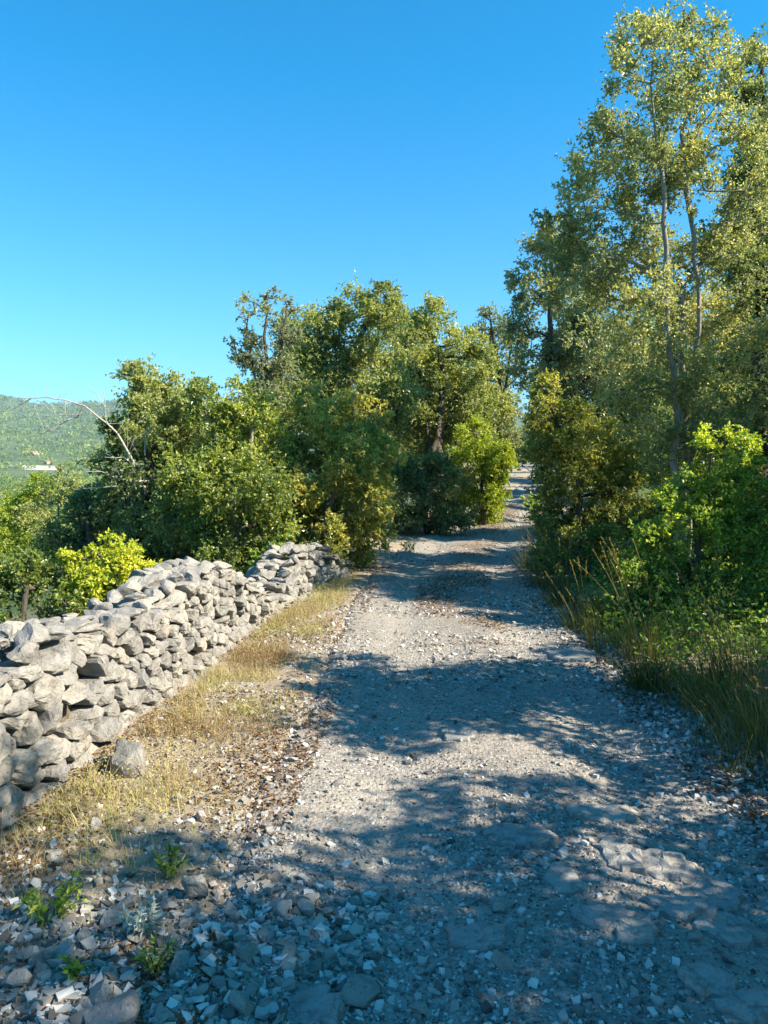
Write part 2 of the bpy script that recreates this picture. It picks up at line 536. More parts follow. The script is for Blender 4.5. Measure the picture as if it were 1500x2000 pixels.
# ------------------------------------------------------------------ dry stone walls
def clip_poly(poly, n, d):
    out = []
    for i in range(len(poly)):
        a, b = poly[i], poly[(i + 1) % len(poly)]
        sa, sb = a @ n - d, b @ n - d
        if sa <= 0: out.append(a)
        if sa * sb < 0: out.append(a + (b - a) * sa / (sa - sb))
    return out

def voronoi_cells(seeds, box, weight_x=1.0):
    cells = []
    sc = np.array([weight_x, 1.0])
    S = seeds * sc
    for k, p in enumerate(S):
        poly = [np.array(q) * sc for q in ((box[0], box[1]), (box[2], box[1]), (box[2], box[3]), (box[0], box[3]))]
        d2 = ((S - p) ** 2).sum(1)
        for j in np.argsort(d2)[1:22]:
            n = S[j] - p
            poly = clip_poly(poly, n, ((S[j] + p) / 2) @ n)
            if len(poly) < 3: break
        cells.append(np.array(poly) / sc if len(poly) >= 3 else None)
    return cells

def chaikin(p, n=1):
    for _ in range(n):
        q = np.roll(p, -1, 0)
        p = np.stack([.8 * p + .2 * q, .2 * p + .8 * q], 1).reshape(-1, 2)
    return p

def resample(p, step):
    out = []
    for i in range(len(p)):
        a, b = p[i], p[(i + 1) % len(p)]
        k = max(1, int(round(np.linalg.norm(b - a) / step)))
        for t in range(k):
            out.append(a + (b - a) * t / k)
    return np.array(out)

def face_stone(rng, poly, depth, proud, gap):
    """A walling stone from its outline on the wall face: (u, v) outline, w outwards."""
    c = poly.mean(0)
    r = np.linalg.norm(poly - c, axis=1).mean()
    q0 = c + (poly - c) * max(.5, 1 - gap / r)
    k = len(q0)
    nxt, prv = np.roll(q0, -1, 0), np.roll(q0, 1, 0)
    cut = rng.uniform(.04, .20, (k, 1))
    p = np.stack([q0 * (1 - cut) + prv * cut, q0 * (1 - cut) + nxt * cut], 1).reshape(-1, 2)
    p = resample(p, max(.016, r * .33))
    p = p + rng.normal(size=p.shape) * r * .05
    tilt = rng.normal(size=2) * .20
    off = c + rng.normal(size=2) * r * .10
    bulge = rng.uniform(.10, .28) * r
    rings = []
    for sc, w in ((.74, -depth), (1.0, -.55 * depth), (1.01, -.30 * r), (.985, 0.0), (.93, bulge * .8), (.64, bulge), (.30, bulge * 1.05)):
        ww = np.full(len(p), w + proud)
        if w > -.5 * r: ww = ww + ((p - c) * sc) @ tilt
        rings.append(np.column_stack([off * (1 - sc) + p * sc if sc < .95 else c + (p - c) * sc, ww]))
    n = len(p)
    V = np.concatenate(rings + [np.array([[*off, bulge * 1.05 + proud]]), np.array([[*c, -depth + proud]])])
    # knock off corners with a few flat fractures
    o3 = np.array([*c, proud])
    for _ in range(5):
        nn = np.array([rng.normal(), rng.normal(), abs(rng.normal()) * .9 + .35]); nn /= np.linalg.norm(nn)
        ext = ((V - o3) @ nn).max()
        d = ext * rng.uniform(.52, .90)
        sd = np.maximum((V - o3) @ nn - d, 0)
        V = V - np.outer(sd, nn) * .9
    sh = 7.7 * rng.integers(0, 99)
    nz = np.stack([vnoise(V + sh, 1.6 / r, k) for k in range(3)], 1) - .5
    nz2 = np.stack([vnoise(V + sh, 4.5 / r, k + 5) for k in range(3)], 1) - .5
    V = V + nz * r * .20 + nz2 * r * .17
    i = np.arange(n); j = (i + 1) % n
    Q = np.concatenate([np.stack([a * n + i, a * n + j, (a + 1) * n + j, (a + 1) * n + i], 1) for a in range(len(rings) - 1)])
    top, bot = len(rings) * n, len(rings) * n + 1
    T = np.concatenate([np.stack([(len(rings) - 1) * n + i, (len(rings) - 1) * n + j, np.full(n, top)], 1),
                        np.stack([j, i, np.full(n, bot)], 1)])
    return V, [Q, T]

def build_wall(name, label, path, prof, thick, spacing, seed, bigs=(), hole=.05, top_step=.17, batter=.10, limit=300, top_size=.86, stretch=1.35):
    """path: (x, y) polyline of the foot of the face; prof: (u fraction, height)."""
    rng = np.random.default_rng(seed)
    path = np.array(path, float)
    seg = np.linalg.norm(np.diff(path, axis=0), axis=1)
    cum = np.concatenate([[0], np.cumsum(seg)])
    Lw = cum[-1]
    pu, ph = np.array([p[0] for p in prof]) * Lw, np.array([p[1] for p in prof])
    H = lambda u: np.interp(u, pu, ph)
    def frame(u):
        x, y = np.interp(u, cum, path[:, 0]), np.interp(u, cum, path[:, 1])
        e = .25
        dx = np.interp(u + e, cum, path[:, 0]) - np.interp(u - e, cum, path[:, 0])
        dy = np.interp(u + e, cum, path[:, 1]) - np.interp(u - e, cum, path[:, 1])
        l = np.hypot(dx, dy)
        return x, y, dy / l, -dx / l          # foot point and outward normal (towards the road)
    def place(V):
        u = V[:, 0]
        x, y, nx, ny = frame(np.clip(u, 0.01, Lw - .01))
        tx, ty = -ny, nx
        extra = u - np.clip(u, 0.01, Lw - .01)
        w = V[:, 2] - batter * V[:, 1]
        return np.column_stack([x + nx * w + tx * extra, y + ny * w + ty * extra, V[:, 1] + land(x, y) - .04])
    o0 = path[len(path) // 2]
    org = np.array([o0[0], o0[1], float(land(o0[0], o0[1]))])
    root = tag(empty(name, org), label, 'stone wall')
    pieces = []
    # seeds, denser where the stones are small
    seeds = []
    for b in bigs: seeds.append((b[0], b[1], b[2] * 2))
    tries = 0
    while tries < 14000:
        tries += 1
        u, v = rng.uniform(-.05, Lw + .05), rng.uniform(0, 1)
        hu = H(u)
        v *= hu
        s = spacing(u / Lw) * rng.choice([.62, .85, 1.0, 1.3], p=[.25, .3, .3, .15])
        if all(((u - q[0]) / stretch) ** 2 + (v - q[1]) ** 2 > (.5 * (s + q[2])) ** 2 for q in seeds):
            seeds.append((u, v, s))
    S = np.array([(q[0], q[1]) for q in seeds])
    cells = voronoi_cells(S, (-.1, -.05, Lw + .1, ph.max() + .15), 1 / stretch)
    for k, poly in enumerate(cells):
        if poly is None: continue
        u, v = S[k]
        hu = H(u)
        poly = poly.copy()
        poly[:, 1] = np.minimum(poly[:, 1], np.array([H(q) for q in poly[:, 0]]) + rng.uniform(-.03, .05))
        big = k < len(bigs)
        if not big and rng.random() < hole and v < hu - .1: continue
        if len(poly) < 3 or np.ptp(poly[:, 1]) < .03 or np.ptp(poly[:, 0]) < .03: continue
        V, F = face_stone(rng, poly, .20, rng.normal() * .016 + (bigs[k][3] if big else 0), rng.uniform(.003, .012))
        pieces.append((place(V), F, v))
    # coping: rough blocks laid across the top
    u = .04
    while u < Lw - .02:
        hu = H(u)
        w = -.09
        while w > -thick + .04:
            sz = rng.uniform(.75, 1.35) * top_size
            size = (.21 * sz, .16 * sz * rng.uniform(.8, 1.2), .115 * sz * rng.uniform(.65, 1.15))
            V, F = rock_geo(rng, size, 2, 12, .09, .38, .8)
            V = V @ rot_rand(rng, .16).T
            x, y, nx, ny = frame(np.clip(u + rng.normal() * .03, 0.01, Lw - .01))
            ww = w - batter * hu + rng.normal() * .025
            c = np.array([x + nx * ww, y + ny * ww, hu + float(land(x, y)) + rng.uniform(-.01, .035)])
            pieces.append((V + c, [F], hu))
            w -= .155 * top_size
        slope = (H(u + .1) - H(u - .1)) / .2
        u += top_step * rng.uniform(.8, 1.2) * top_size / math.sqrt(1 + 2 * slope * slope)
    # a rough back face, seen only from the far side
    u = .1
    while u < Lw:
        for v in np.arange(.1, H(u), .2):
            V, F = rock_geo(rng, (.26, .2, .22), 1, 8, .05)
            x, y, nx, ny = frame(np.clip(u, .01, Lw - .01))
            ww = -thick + .03 + batter * v * .5
            pieces.append((V @ rot_rand(rng, .2).T + np.array([x + nx * ww, y + ny * ww, v + float(land(x, y)) - .05]), [F], -1))
        u += .25
    # front and top first: those get a stone each, the rest (back) are joined
    front = [p for p in pieces if p[2] >= 0]
    back = [p for p in pieces if p[2] < 0]
    front.sort(key=lambda p: np.linalg.norm(p[0].mean(0)[:2]))
    front, rest = front[:limit], front[limit:] + back
    for V, F, v in front:
        c = V.mean(0)
        me = new_mesh('stone', V - c, F, np.full(len(V), rng.uniform(0, .5)))
        link('stone', me, M['wall_stone'], root, c - org)
    if rest:
        vs, fs, ts, n = [], [], [], 0
        for V, F, v in rest:
            for f in F: fs.append(np.asarray(f) + n)
            vs.append(V); n += len(V); ts.append(np.full(len(V), rng.uniform(0, .5)))
        tri = [f for f in fs if f.shape[1] == 3]; quad = [f for f in fs if f.shape[1] == 4]
        F = ([np.concatenate(tri)] if tri else []) + ([np.concatenate(quad)] if quad else [])
        o = link('backing_stones', new_mesh('backing_stones', np.concatenate(vs) - org, F, np.concatenate(ts)), M['wall_stone'], root)
        tag(o, kind='stuff')
    # earth and small rubble filling the heart
    us = np.linspace(.03, Lw - .03, int(Lw / .12) + 2)
    ring = []
    for uu in us:
        x, y, nx, ny = frame(uu)
        hu, g = max(H(uu) - .10, .02), float(land(x, y))
        for w, z in ((-.11, -.05), (-.11 - batter * hu, hu), (-thick + .06 + batter * hu * .4, hu), (-thick + .06, -.05 - .35)):
            ring.append((x + nx * w, y + ny * w, z + g))
    V = np.array(ring)
    nU = len(us)
    F = [(a * 4 + b, a * 4 + (b + 1) % 4, (a + 1) * 4 + (b + 1) % 4, (a + 1) * 4 + b) for a in range(nU - 1) for b in range(4)]
    F += [(0, 1, 2, 3), ((nU - 1) * 4 + 3, (nU - 1) * 4 + 2, (nU - 1) * 4 + 1, (nU - 1) * 4)]
    link('rubble_core', new_mesh('rubble_core', V - org, np.array(F)), M['core'], root)
    return root

build_wall('dry_stone_wall', 'long waist-high dry stone wall of pale grey limestone along the track',
           [(-1.77, 2.1), (-1.63, 3.0), (-1.30, 5.2), (-1.05, 7.2)],
           [(0, .66), (.18, .66), (.34, .63), (.42, .56), (.52, .55), (.60, .64), (.76, .66), (.83, .54), (.90, .36), (.96, .28), (1, .24)],
           .52, lambda t: .120 if t < .25 else (.105 if t < .45 else .088), 4,
           bigs=((1.02, .44, .12, .03), (.78, .24, .14, .05), (1.42, .50, .11, .05), (1.5, .34, .09, .0)))
build_wall('dry_stone_wall', 'broken dry stone wall stub beyond the gap, half shaded beside the track',
           [(-1.02, 7.3), (-.80, 8.3), (-.42, 9.3)],
           [(0, .22), (.2, .24), (.4, .42), (.55, .46), (.8, .36), (1, .12)],
           .5, lambda t: .12, 9, top_step=.16, limit=120)
build_wall('dry_stone_wall', 'small far remnant of dry stone wall half hidden under the bushes',
           [(.02, 13.2), (.35, 14.8)], [(0, .15), (.3, .45), (.7, .38), (1, .1)], .5, lambda t: .15, 12, limit=60)

# ------------------------------------------------------------------ foliage
def unit(v): return v / np.maximum(np.linalg.norm(v, axis=-1, keepdims=True), 1e-9)

def leaf_quads(rng, pos, direc, length, width, up=.55):
    """One folded four-point leaf per position."""
    n = len(pos)
    d = unit(direc)
    nrm = rng.normal(size=(n, 3)) * .62 + np.array([0, 0, up])
    side = unit(np.cross(d, nrm))
    nn = np.cross(side, d)
    l = length * rng.uniform(.65, 1.25, (n, 1))
    w = width * rng.uniform(.7, 1.2, (n, 1)) * .5
    fold = rng.uniform(.1, .5, (n, 1)) * w
    b = pos
    t = pos + d * l - nn * l * rng.uniform(0, .18, (n, 1))
    a1 = pos + d * l * .45 + side * w + nn * fold
    a2 = pos + d * l * .45 - side * w + nn * fold
    V = np.stack([b, a1, t, a2], 1).reshape(-1, 3)
    F = np.arange(n * 4).reshape(-1, 4)
    return V, F

def crown_geo(rng, clumps, leaf, tint_amp=.22):
    """clumps: (centre(3), radius, count, tint, outward(3))."""
    P, D, T = [], [], []
    for c, r, m, tint, outw in clumps:
        k = max(2, int(m / 7))
        td = unit(rng.normal(size=(k, 3)) + outw * .7 + np.array([0, 0, .25]))
        tl = r * rng.uniform(.45, 1.35, k)
        st = c + rng.normal(size=(k, 3)) * r * .28
        idx = rng.integers(0, k, m)
        s = rng.uniform(.1, 1, m) ** .7
        p = st[idx] + td[idx] * (tl[idx] * s)[:, None]
        p[:, 2] -= .12 * r * s ** 2
        P.append(p)
        D.append(td[idx] * .7 + rng.normal(size=(m, 3)) * .75)
        T.append(np.clip(tint + rng.normal(size=m) * tint_amp + (rng.random(m) < .03) * .4, 0, 1))
    P, D, T = np.concatenate(P), np.concatenate(D), np.concatenate(T)
    V, F = leaf_quads(rng, P, D, leaf[0], leaf[1])
    return V, F, np.repeat(T, 4)

def tube_geo(A, B, ra, rb, sides=5):
    d = unit(B - A)
    ref = np.where(np.abs(d[:, 2:3]) > .9, np.array([[1., 0, 0]]), np.array([[0, 0, 1.]]))
    s = unit(np.cross(d, ref)); t = np.cross(d, s)
    n = len(A)
    an = np.arange(sides) * 2 * math.pi / sides
    ring = s[:, None] * np.cos(an)[None, :, None] + t[:, None] * np.sin(an)[None, :, None]
    VA = A[:, None] + ring * ra[:, None, None]
    VB = B[:, None] + ring * rb[:, None, None]
    V = np.concatenate([VA, VB], 1).reshape(-1, 3)
    i = np.arange(sides); j = (i + 1) % sides
    q = np.stack([i, j, j + sides, i + sides], 1)
    F = (np.arange(n)[:, None, None] * 2 * sides + q[None]).reshape(-1, 4)
    return V, F

def spline(pts, step):
    pts = np.array(pts, float)
    out = [pts[0]]
    for a, b in zip(pts[:-1], pts[1:]):
        k = max(1, int(np.linalg.norm(b - a) / step))
        for t in range(1, k + 1): out.append(a + (b - a) * t / k)
    return np.array(out)

def skeleton(rng, stems, targets, trunk_r, tip_r=.004):
    """Limbs that reach every clump: each joins the nearest wood already grown."""
    nodes, parent, rank = [], [], []
    for st in stems:
        p = spline(st, .22)
        p[1:-1] += rng.normal(size=p[1:-1].shape) * .018
        base = len(nodes)
        for k, q in enumerate(p):
            nodes.append(q); parent.append(base + k - 1 if k else -1)
    nodes = [np.array(q) for q in nodes]
    nd0 = np.array(nodes)
    order = np.argsort([np.min(np.linalg.norm(nd0 - t, axis=1)) for t in targets])
    cap = len(nodes) + len(targets) * 8
    arr = np.zeros((cap, 3)); arr[:len(nodes)] = nd0
    n = len(nodes)
    tips = []
    for ti in order:
        t = targets[ti]
        v = t - arr[:n]
        dist = np.linalg.norm(v, axis=1)
        cost = dist * (1 + .9 * np.maximum(-v[:, 2], 0) / np.maximum(dist, 1e-6)) + .05 * rng.random(n)
        a = int(np.argmin(cost))
        k = min(6, max(1, int(dist[a] / .22)))
        p0 = arr[a].copy()
        prev = a
        for s in range(1, k + 1):
            q = p0 + (t - p0) * s / k
            if s < k:
                q = q + rng.normal(size=3) * .03 * min(1, dist[a])
                q[2] += .10 * dist[a] * math.sin(math.pi * s / k) * -.3
            if n >= cap: break
            arr[n] = q; parent.append(prev); prev = n; n += 1
        tips.append(prev)
    w = np.zeros(n)
    for t in tips: w[t] += 1
    for st_i in range(n - 1, -1, -1):
        if parent[st_i] >= 0: w[parent[st_i]] += max(w[st_i], .2)
    w = np.maximum(w, .3)
    r = np.maximum(trunk_r * (w / w.max()) ** .55, tip_r)
    par = np.array(parent)
    ch = np.nonzero(par >= 0)[0]
    pr = par[ch]
    rb = r[ch]
    ra = np.minimum(r[pr], rb * 1.35)
    return arr[pr], arr[ch], ra, rb

def plant(name, label, cat, base, lobes, pal, leaf=(.055, .034), lai=2.4, stems=None, trunk_r=.05, bark='bark_dark', seed=1,
          depth_jit=.5, extra=.35, clump=.44, group=None, per=11, tint0=.45, zfloor=None, bottom_dark=0, wood='trunk', crown_name='crown', density_scale=1.0):
    """lobes: (x, y, z, radius[, tint offset])."""
    leaf = (leaf[0] * LEAF_SCALE, leaf[1] * LEAF_SCALE)
    lai = lai * LAI_SCALE
    rng = np.random.default_rng(seed)
    base = np.array([base[0], base[1], float(surface(base[0], base[1])) - .03])
    L = [tuple(l) + ((0,) if len(l) == 4 else ()) for l in lobes]
    C0 = np.array([l[:3] for l in L]); R0 = np.array([l[3] for l in L])
    ctr = C0.mean(0)
    span = C0.std(0).mean() + R0.mean()
    allL = []
    for l in L:
        j = rng.normal() * depth_jit * l[3] * 1.2
        allL.append((np.array([l[0], l[1] + j, l[2]]), l[3], l[4]))
    for _ in range(int(len(L) * extra)):
        l = L[rng.integers(len(L))]
        p = np.array(l[:3]) * 1.0
        p = p + (ctr - p) * rng.uniform(.1, .5)
        p[1] += rng.uniform(-.2, 1.0) * span * .8
        allL.append((p, l[3] * .9, l[4] - .05))
    clumps, targets = [], []
    la = leaf[0] * leaf[1] * .52
    for c, r, dt in allL:
        n = max(3, int(per * rng.uniform(.8, 1.2)))
        m = max(10, int(lai * math.pi * r * r / la / n * density_scale))
        d = unit(rng.normal(size=(n, 3)))
        rr = r * rng.uniform(.35, 1.0, n) ** .6 * .88
        ltint = rng.normal() * .06
        for k in range(n):
            p = c + d[k] * rr[k]
            if zfloor is not None and p[2] < zfloor: p[2] = zfloor + rng.uniform(0, .15)
            outw = unit(p - c + .4 * unit(p - ctr))
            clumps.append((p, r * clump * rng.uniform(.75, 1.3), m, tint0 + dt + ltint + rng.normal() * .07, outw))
            targets.append(p)
    if stems is None:
        top = C0[np.argmax(C0[:, 2])]
        stems = [[base, base + (ctr - base) * .4 + rng.normal(size=3) * .1, ctr, top]]
        if len(L) > 5:
            stems.append([base + np.array([.06, .03, 0]), base + (ctr - base) * .35 + rng.normal(size=3) * .15, L[len(L) // 3][:3]])
            stems.append([base + np.array([-.05, .04, 0]), base + (ctr - base) * .3 + rng.normal(size=3) * .15, L[2 * len(L) // 3][:3]])
    else:
        stems = [[np.array(q, float) for q in s] for s in stems]
    A, B, ra, rb = skeleton(rng, stems, np.array(targets), trunk_r)
    V, F, T = crown_geo(rng, clumps, leaf)
    root = tag(empty(name, base), label, cat, group)
    tv, tf = tube_geo(A, B, ra, rb)
    link(wood, new_mesh(wood, tv - base, tf, None, True), M[bark], root)
    link(crown_name, new_mesh(crown_name, V - base, F, T), LM[pal], root)
    return root

LEAF_SCALE, LAI_SCALE = .78, 1.85

def lob(rows, depth, spread=0):
    """Rows of (column, row, radius in columns[, tint[, depth offset]]) surveyed at one depth."""
    out = []
    for r in rows:
        d = depth + (r[4] if len(r) > 4 else 0)
        p = at(r[0], r[1], d)
        out.append((p[0], p[1], p[2], r[2] / 1500 * d, r[3] if len(r) > 3 else 0))
    return out

# --- left of the track
r = plant('evergreen_tree', 'dark evergreen tree with bare dead branches reaching left over the valley', 'tree', (-3.6, 9.8),
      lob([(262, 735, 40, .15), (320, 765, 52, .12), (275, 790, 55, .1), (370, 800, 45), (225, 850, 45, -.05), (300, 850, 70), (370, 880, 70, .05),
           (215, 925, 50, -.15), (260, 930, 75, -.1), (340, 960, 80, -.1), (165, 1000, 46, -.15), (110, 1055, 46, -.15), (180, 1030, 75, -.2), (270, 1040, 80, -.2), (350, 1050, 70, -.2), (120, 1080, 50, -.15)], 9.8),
      'oak', (.06, .036), 2.7, seed=11, trunk_r=.09, tint0=.60)
def bare_branch(root, rows, d, r0, name='dead_branch', seed=3):
    rng = np.random.default_rng(seed)
    org = np.array(root.location)
    A, B, RA, RB = [], [], [], []
    for pts, ra, rb in rows:
        p = spline([at(q[0], q[1], d + (q[2] if len(q) > 2 else 0)) for q in pts], .10)
        p[1:-1] += rng.normal(size=p[1:-1].shape) * .012
        rad = np.linspace(ra, rb, len(p))
        for k in range(len(p) - 1):
            A.append(p[k]); B.append(p[k + 1]); RA.append(rad[k]); RB.append(rad[k + 1])
            if rng.random() < .6 and k > 1:
                q = p[k] + rng.normal(size=3) * np.array([.12, .08, .12]) + np.array([-.03, 0, .05])
                A.append(p[k]); B.append(q); RA.append(rad[k] * .45); RB.append(.003)
    v, f = tube_geo(np.array(A), np.array(B), np.array(RA), np.array(RB))
    return link(name, new_mesh(name, v - org, f, None, True), M['bark_dead'], root)
bare_branch(r, [([(285, 965, .3), (262, 900), (225, 845), (180, 805), (150, 785), (90, 777), (40, 778)], .019, .004),
                ([(60, 778), (20, 803)], .010, .004), ([(160, 800), (120, 832), (70, 855)], .010, .004), ([(165, 806), (130, 812), (85, 812)], .006, .003), ([(205, 795), (190, 770), (170, 752)], .005, .003), ([(215, 835), (205, 800), (202, 765)], .005, .003)], 9.0, .03)
bare_branch(r, [([(290, 940, .3), (240, 938), (200, 922), (168, 921)], .014, .004), ([(230, 950), (190, 952), (145, 957)], .010, .004)], 8.9, .02, seed=5)
bare_branch(r, [([(250, 900, .2), (262, 860), (300, 830)], .011, .004), ([(248, 895, .2), (249, 830)], .008, .003), ([(283, 890), (286, 840)], .010, .004), ([(262, 905), (240, 895), (205, 893)], .010, .004)], 9.0, .02, seed=8)

plant('green_shrub', 'broad fresh green shrub in the middle of the left thicket, before the slender tree', 'shrub', (-2.1, 9.0),
      lob([(395, 790, 42, .05), (450, 790, 48, .1), (500, 815, 45, .1), (420, 850, 65, .1), (490, 880, 65, .05), (390, 930, 60, .05), (455, 940, 75, .12), (520, 950, 60, -.1),
           (400, 1010, 60, -.1), (470, 1030, 70), (540, 1030, 55, -.1), (345, 960, 50), (420, 1070, 50, -.2), (500, 1080, 50, -.2)], 9.0),
      'glossy', (.058, .036), 2.4, seed=12, trunk_r=.06, tint0=.50, bark='bark_pale')
plant('slender_tree', 'slender tree with a thin open crown rising above the left thicket', 'tree', (-1.75, 11.3),
      lob([(522, 575, 20), (505, 615, 32), (560, 600, 24), (480, 660, 34), (530, 665, 42), (570, 650, 26), (500, 715, 42), (550, 720, 40), (515, 770, 45), (470, 690, 22)], 11.3),
      'oak_blue', (.06, .034), 1.25, stems=[[at(520, 1050, 11.3), at(517, 900, 11.3), at(518, 760, 11.3), at(520, 660, 11.3), at(522, 575, 11.3)], [at(518, 760, 11.3), at(545, 690, 11.3), at(560, 610, 11.3)]],
      trunk_r=.042, seed=13, extra=.1, per=8)
plant('holm_oak', 'rounded grey-green oak, left of the two round crowns behind the thicket', 'tree', (-.9, 14.5),
      lob([(640, 620, 42), (690, 610, 50), (740, 590, 36), (760, 620, 30), (610, 670, 50), (670, 680, 70, .05), (740, 670, 60), (600, 740, 60), (680, 760, 75), (750, 750, 65), (620, 820, 70, -.1), (710, 830, 70, -.1)], 14.5),
      'oak', (.075, .045), 2.5, seed=14, trunk_r=.075, tint0=.66)
plant('holm_oak', 'rounded green oak, right of the two round crowns, dark beneath by the track', 'tree', (.8, 16.0),
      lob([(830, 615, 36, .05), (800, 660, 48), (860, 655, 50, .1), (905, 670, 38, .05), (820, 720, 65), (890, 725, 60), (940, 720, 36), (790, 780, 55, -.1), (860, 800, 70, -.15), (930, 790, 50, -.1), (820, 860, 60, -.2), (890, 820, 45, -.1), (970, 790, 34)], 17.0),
      'oak', (.08, .048), 2.6, seed=15, trunk_r=.08, tint0=.68)
plant('olive_shrub', 'tall olive-green shrub with yellow sprigs overhanging the broken wall stub', 'shrub', (-.75, 10.0),
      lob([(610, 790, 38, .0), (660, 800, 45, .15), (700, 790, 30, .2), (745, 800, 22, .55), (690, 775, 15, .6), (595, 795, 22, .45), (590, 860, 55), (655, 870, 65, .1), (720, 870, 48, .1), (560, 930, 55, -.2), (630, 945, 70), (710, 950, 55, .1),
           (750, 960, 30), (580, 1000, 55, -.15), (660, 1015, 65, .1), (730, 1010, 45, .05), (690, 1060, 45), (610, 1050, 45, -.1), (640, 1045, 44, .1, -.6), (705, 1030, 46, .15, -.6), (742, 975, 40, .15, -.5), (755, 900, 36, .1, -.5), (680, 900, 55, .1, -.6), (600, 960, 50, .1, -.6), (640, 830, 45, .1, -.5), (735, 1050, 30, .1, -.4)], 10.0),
      'olive', (.058, .036), 2.3, seed=16, trunk_r=.05, tint0=.70, bark='bark_pale')
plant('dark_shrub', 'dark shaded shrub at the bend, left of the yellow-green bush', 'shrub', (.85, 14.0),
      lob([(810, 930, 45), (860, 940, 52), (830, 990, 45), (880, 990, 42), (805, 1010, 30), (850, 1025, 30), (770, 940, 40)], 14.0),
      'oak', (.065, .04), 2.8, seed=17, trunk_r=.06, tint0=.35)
plant('yellow_green_bush', 'bright yellow-green bush on the left edge of the track where it narrows', 'bush', (1.95, 15.3),
      lob([(905, 875, 34, .15), (950, 870, 38), (925, 915, 44, .15), (968, 915, 38, -.05), (900, 960, 36, .1), (945, 960, 48, -.05), (982, 945, 24, -.05), (905, 1005, 28, .15), (955, 1000, 34, 0), (930, 845, 30, .05), (985, 900, 22)], 15.3),
      'yellow', (.065, .04), 2.6, seed=18, trunk_r=.04, tint0=.26)
plant('slender_tree', 'slim dark tree standing where the track disappears, left of the gap of sky', 'tree', (3.2, 21.0),
      lob([(955, 610, 20), (975, 640, 28), (945, 650, 20), (1000, 670, 30), (965, 700, 34), (1005, 730, 34), (970, 760, 34), (990, 800, 30), (955, 830, 36), (1000, 860, 26)], 21.0),
      'oak_blue', (.085, .05), 1.9, seed=19, trunk_r=.06, extra=.1)
plant('yellow_bush', 'rounded yellow bush just behind the long stone wall', 'bush', (-2.35, 6.0),
      lob([(150, 1085, 30, .0), (190, 1080, 36, .1), (300, 1125, 24, .1), (240, 1085, 34, .15),  (245, 1100, 36, .15), (285, 1118, 26, .1), (165, 1130, 32, -.2), (215, 1135, 42, .0), (265, 1145, 34, .0), (130, 1150, 28, -.35), (190, 1170, 40, -.3)], 6.0),
      'yellow', (.036, .026), 2.6, seed=20, trunk_r=.02, tint0=.58, clump=.42)
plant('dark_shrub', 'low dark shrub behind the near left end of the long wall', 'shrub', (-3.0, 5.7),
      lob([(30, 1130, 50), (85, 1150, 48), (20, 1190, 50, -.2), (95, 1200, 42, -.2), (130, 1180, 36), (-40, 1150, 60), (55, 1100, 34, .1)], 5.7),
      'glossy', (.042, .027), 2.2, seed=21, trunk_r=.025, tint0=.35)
plant('pale_shrub', 'pale sunlit shrub on the slope at the left edge of view', 'shrub', (-13.6, 30.0),
      lob([(15, 1010, 40, .1), (60, 985, 32), (90, 950, 34, .0), (20, 1060, 50, .1), (-30, 1010, 50), (70, 1030, 36)], 30.0),
      'yellow', (.12, .07), 2.2, seed=22, trunk_r=.05, tint0=.12)
plant('pale_shrub', 'feathery grey-green shrub left of the dark evergreen tree', 'shrub', (-9.9, 24.0),
      lob([(100, 960, 30), (130, 930, 26), (115, 1000, 34), (75, 1000, 26), (140, 970, 30)], 24.0),
      'oak', (.10, .055), 1.6, seed=23, trunk_r=.04, tint0=.75)
plant('green_shrub', 'small low green plant filling the gap in the wall', 'shrub', (-1.35, 8.3),
      lob([(530, 1080, 30), (555, 1095, 28), (520, 1115, 26), (570, 1120, 22), (500, 1095, 22)], 8.3),
      'bright', (.05, .032), 2.2, seed=24, trunk_r=.02, tint0=.45)
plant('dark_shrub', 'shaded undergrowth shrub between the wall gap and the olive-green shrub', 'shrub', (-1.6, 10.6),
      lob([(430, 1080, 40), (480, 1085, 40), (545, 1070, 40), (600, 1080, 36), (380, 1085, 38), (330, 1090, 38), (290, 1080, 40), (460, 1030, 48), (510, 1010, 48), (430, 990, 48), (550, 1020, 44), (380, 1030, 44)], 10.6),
      'oak', (.055, .034), 2.2, seed=25, trunk_r=.03, tint0=.3)

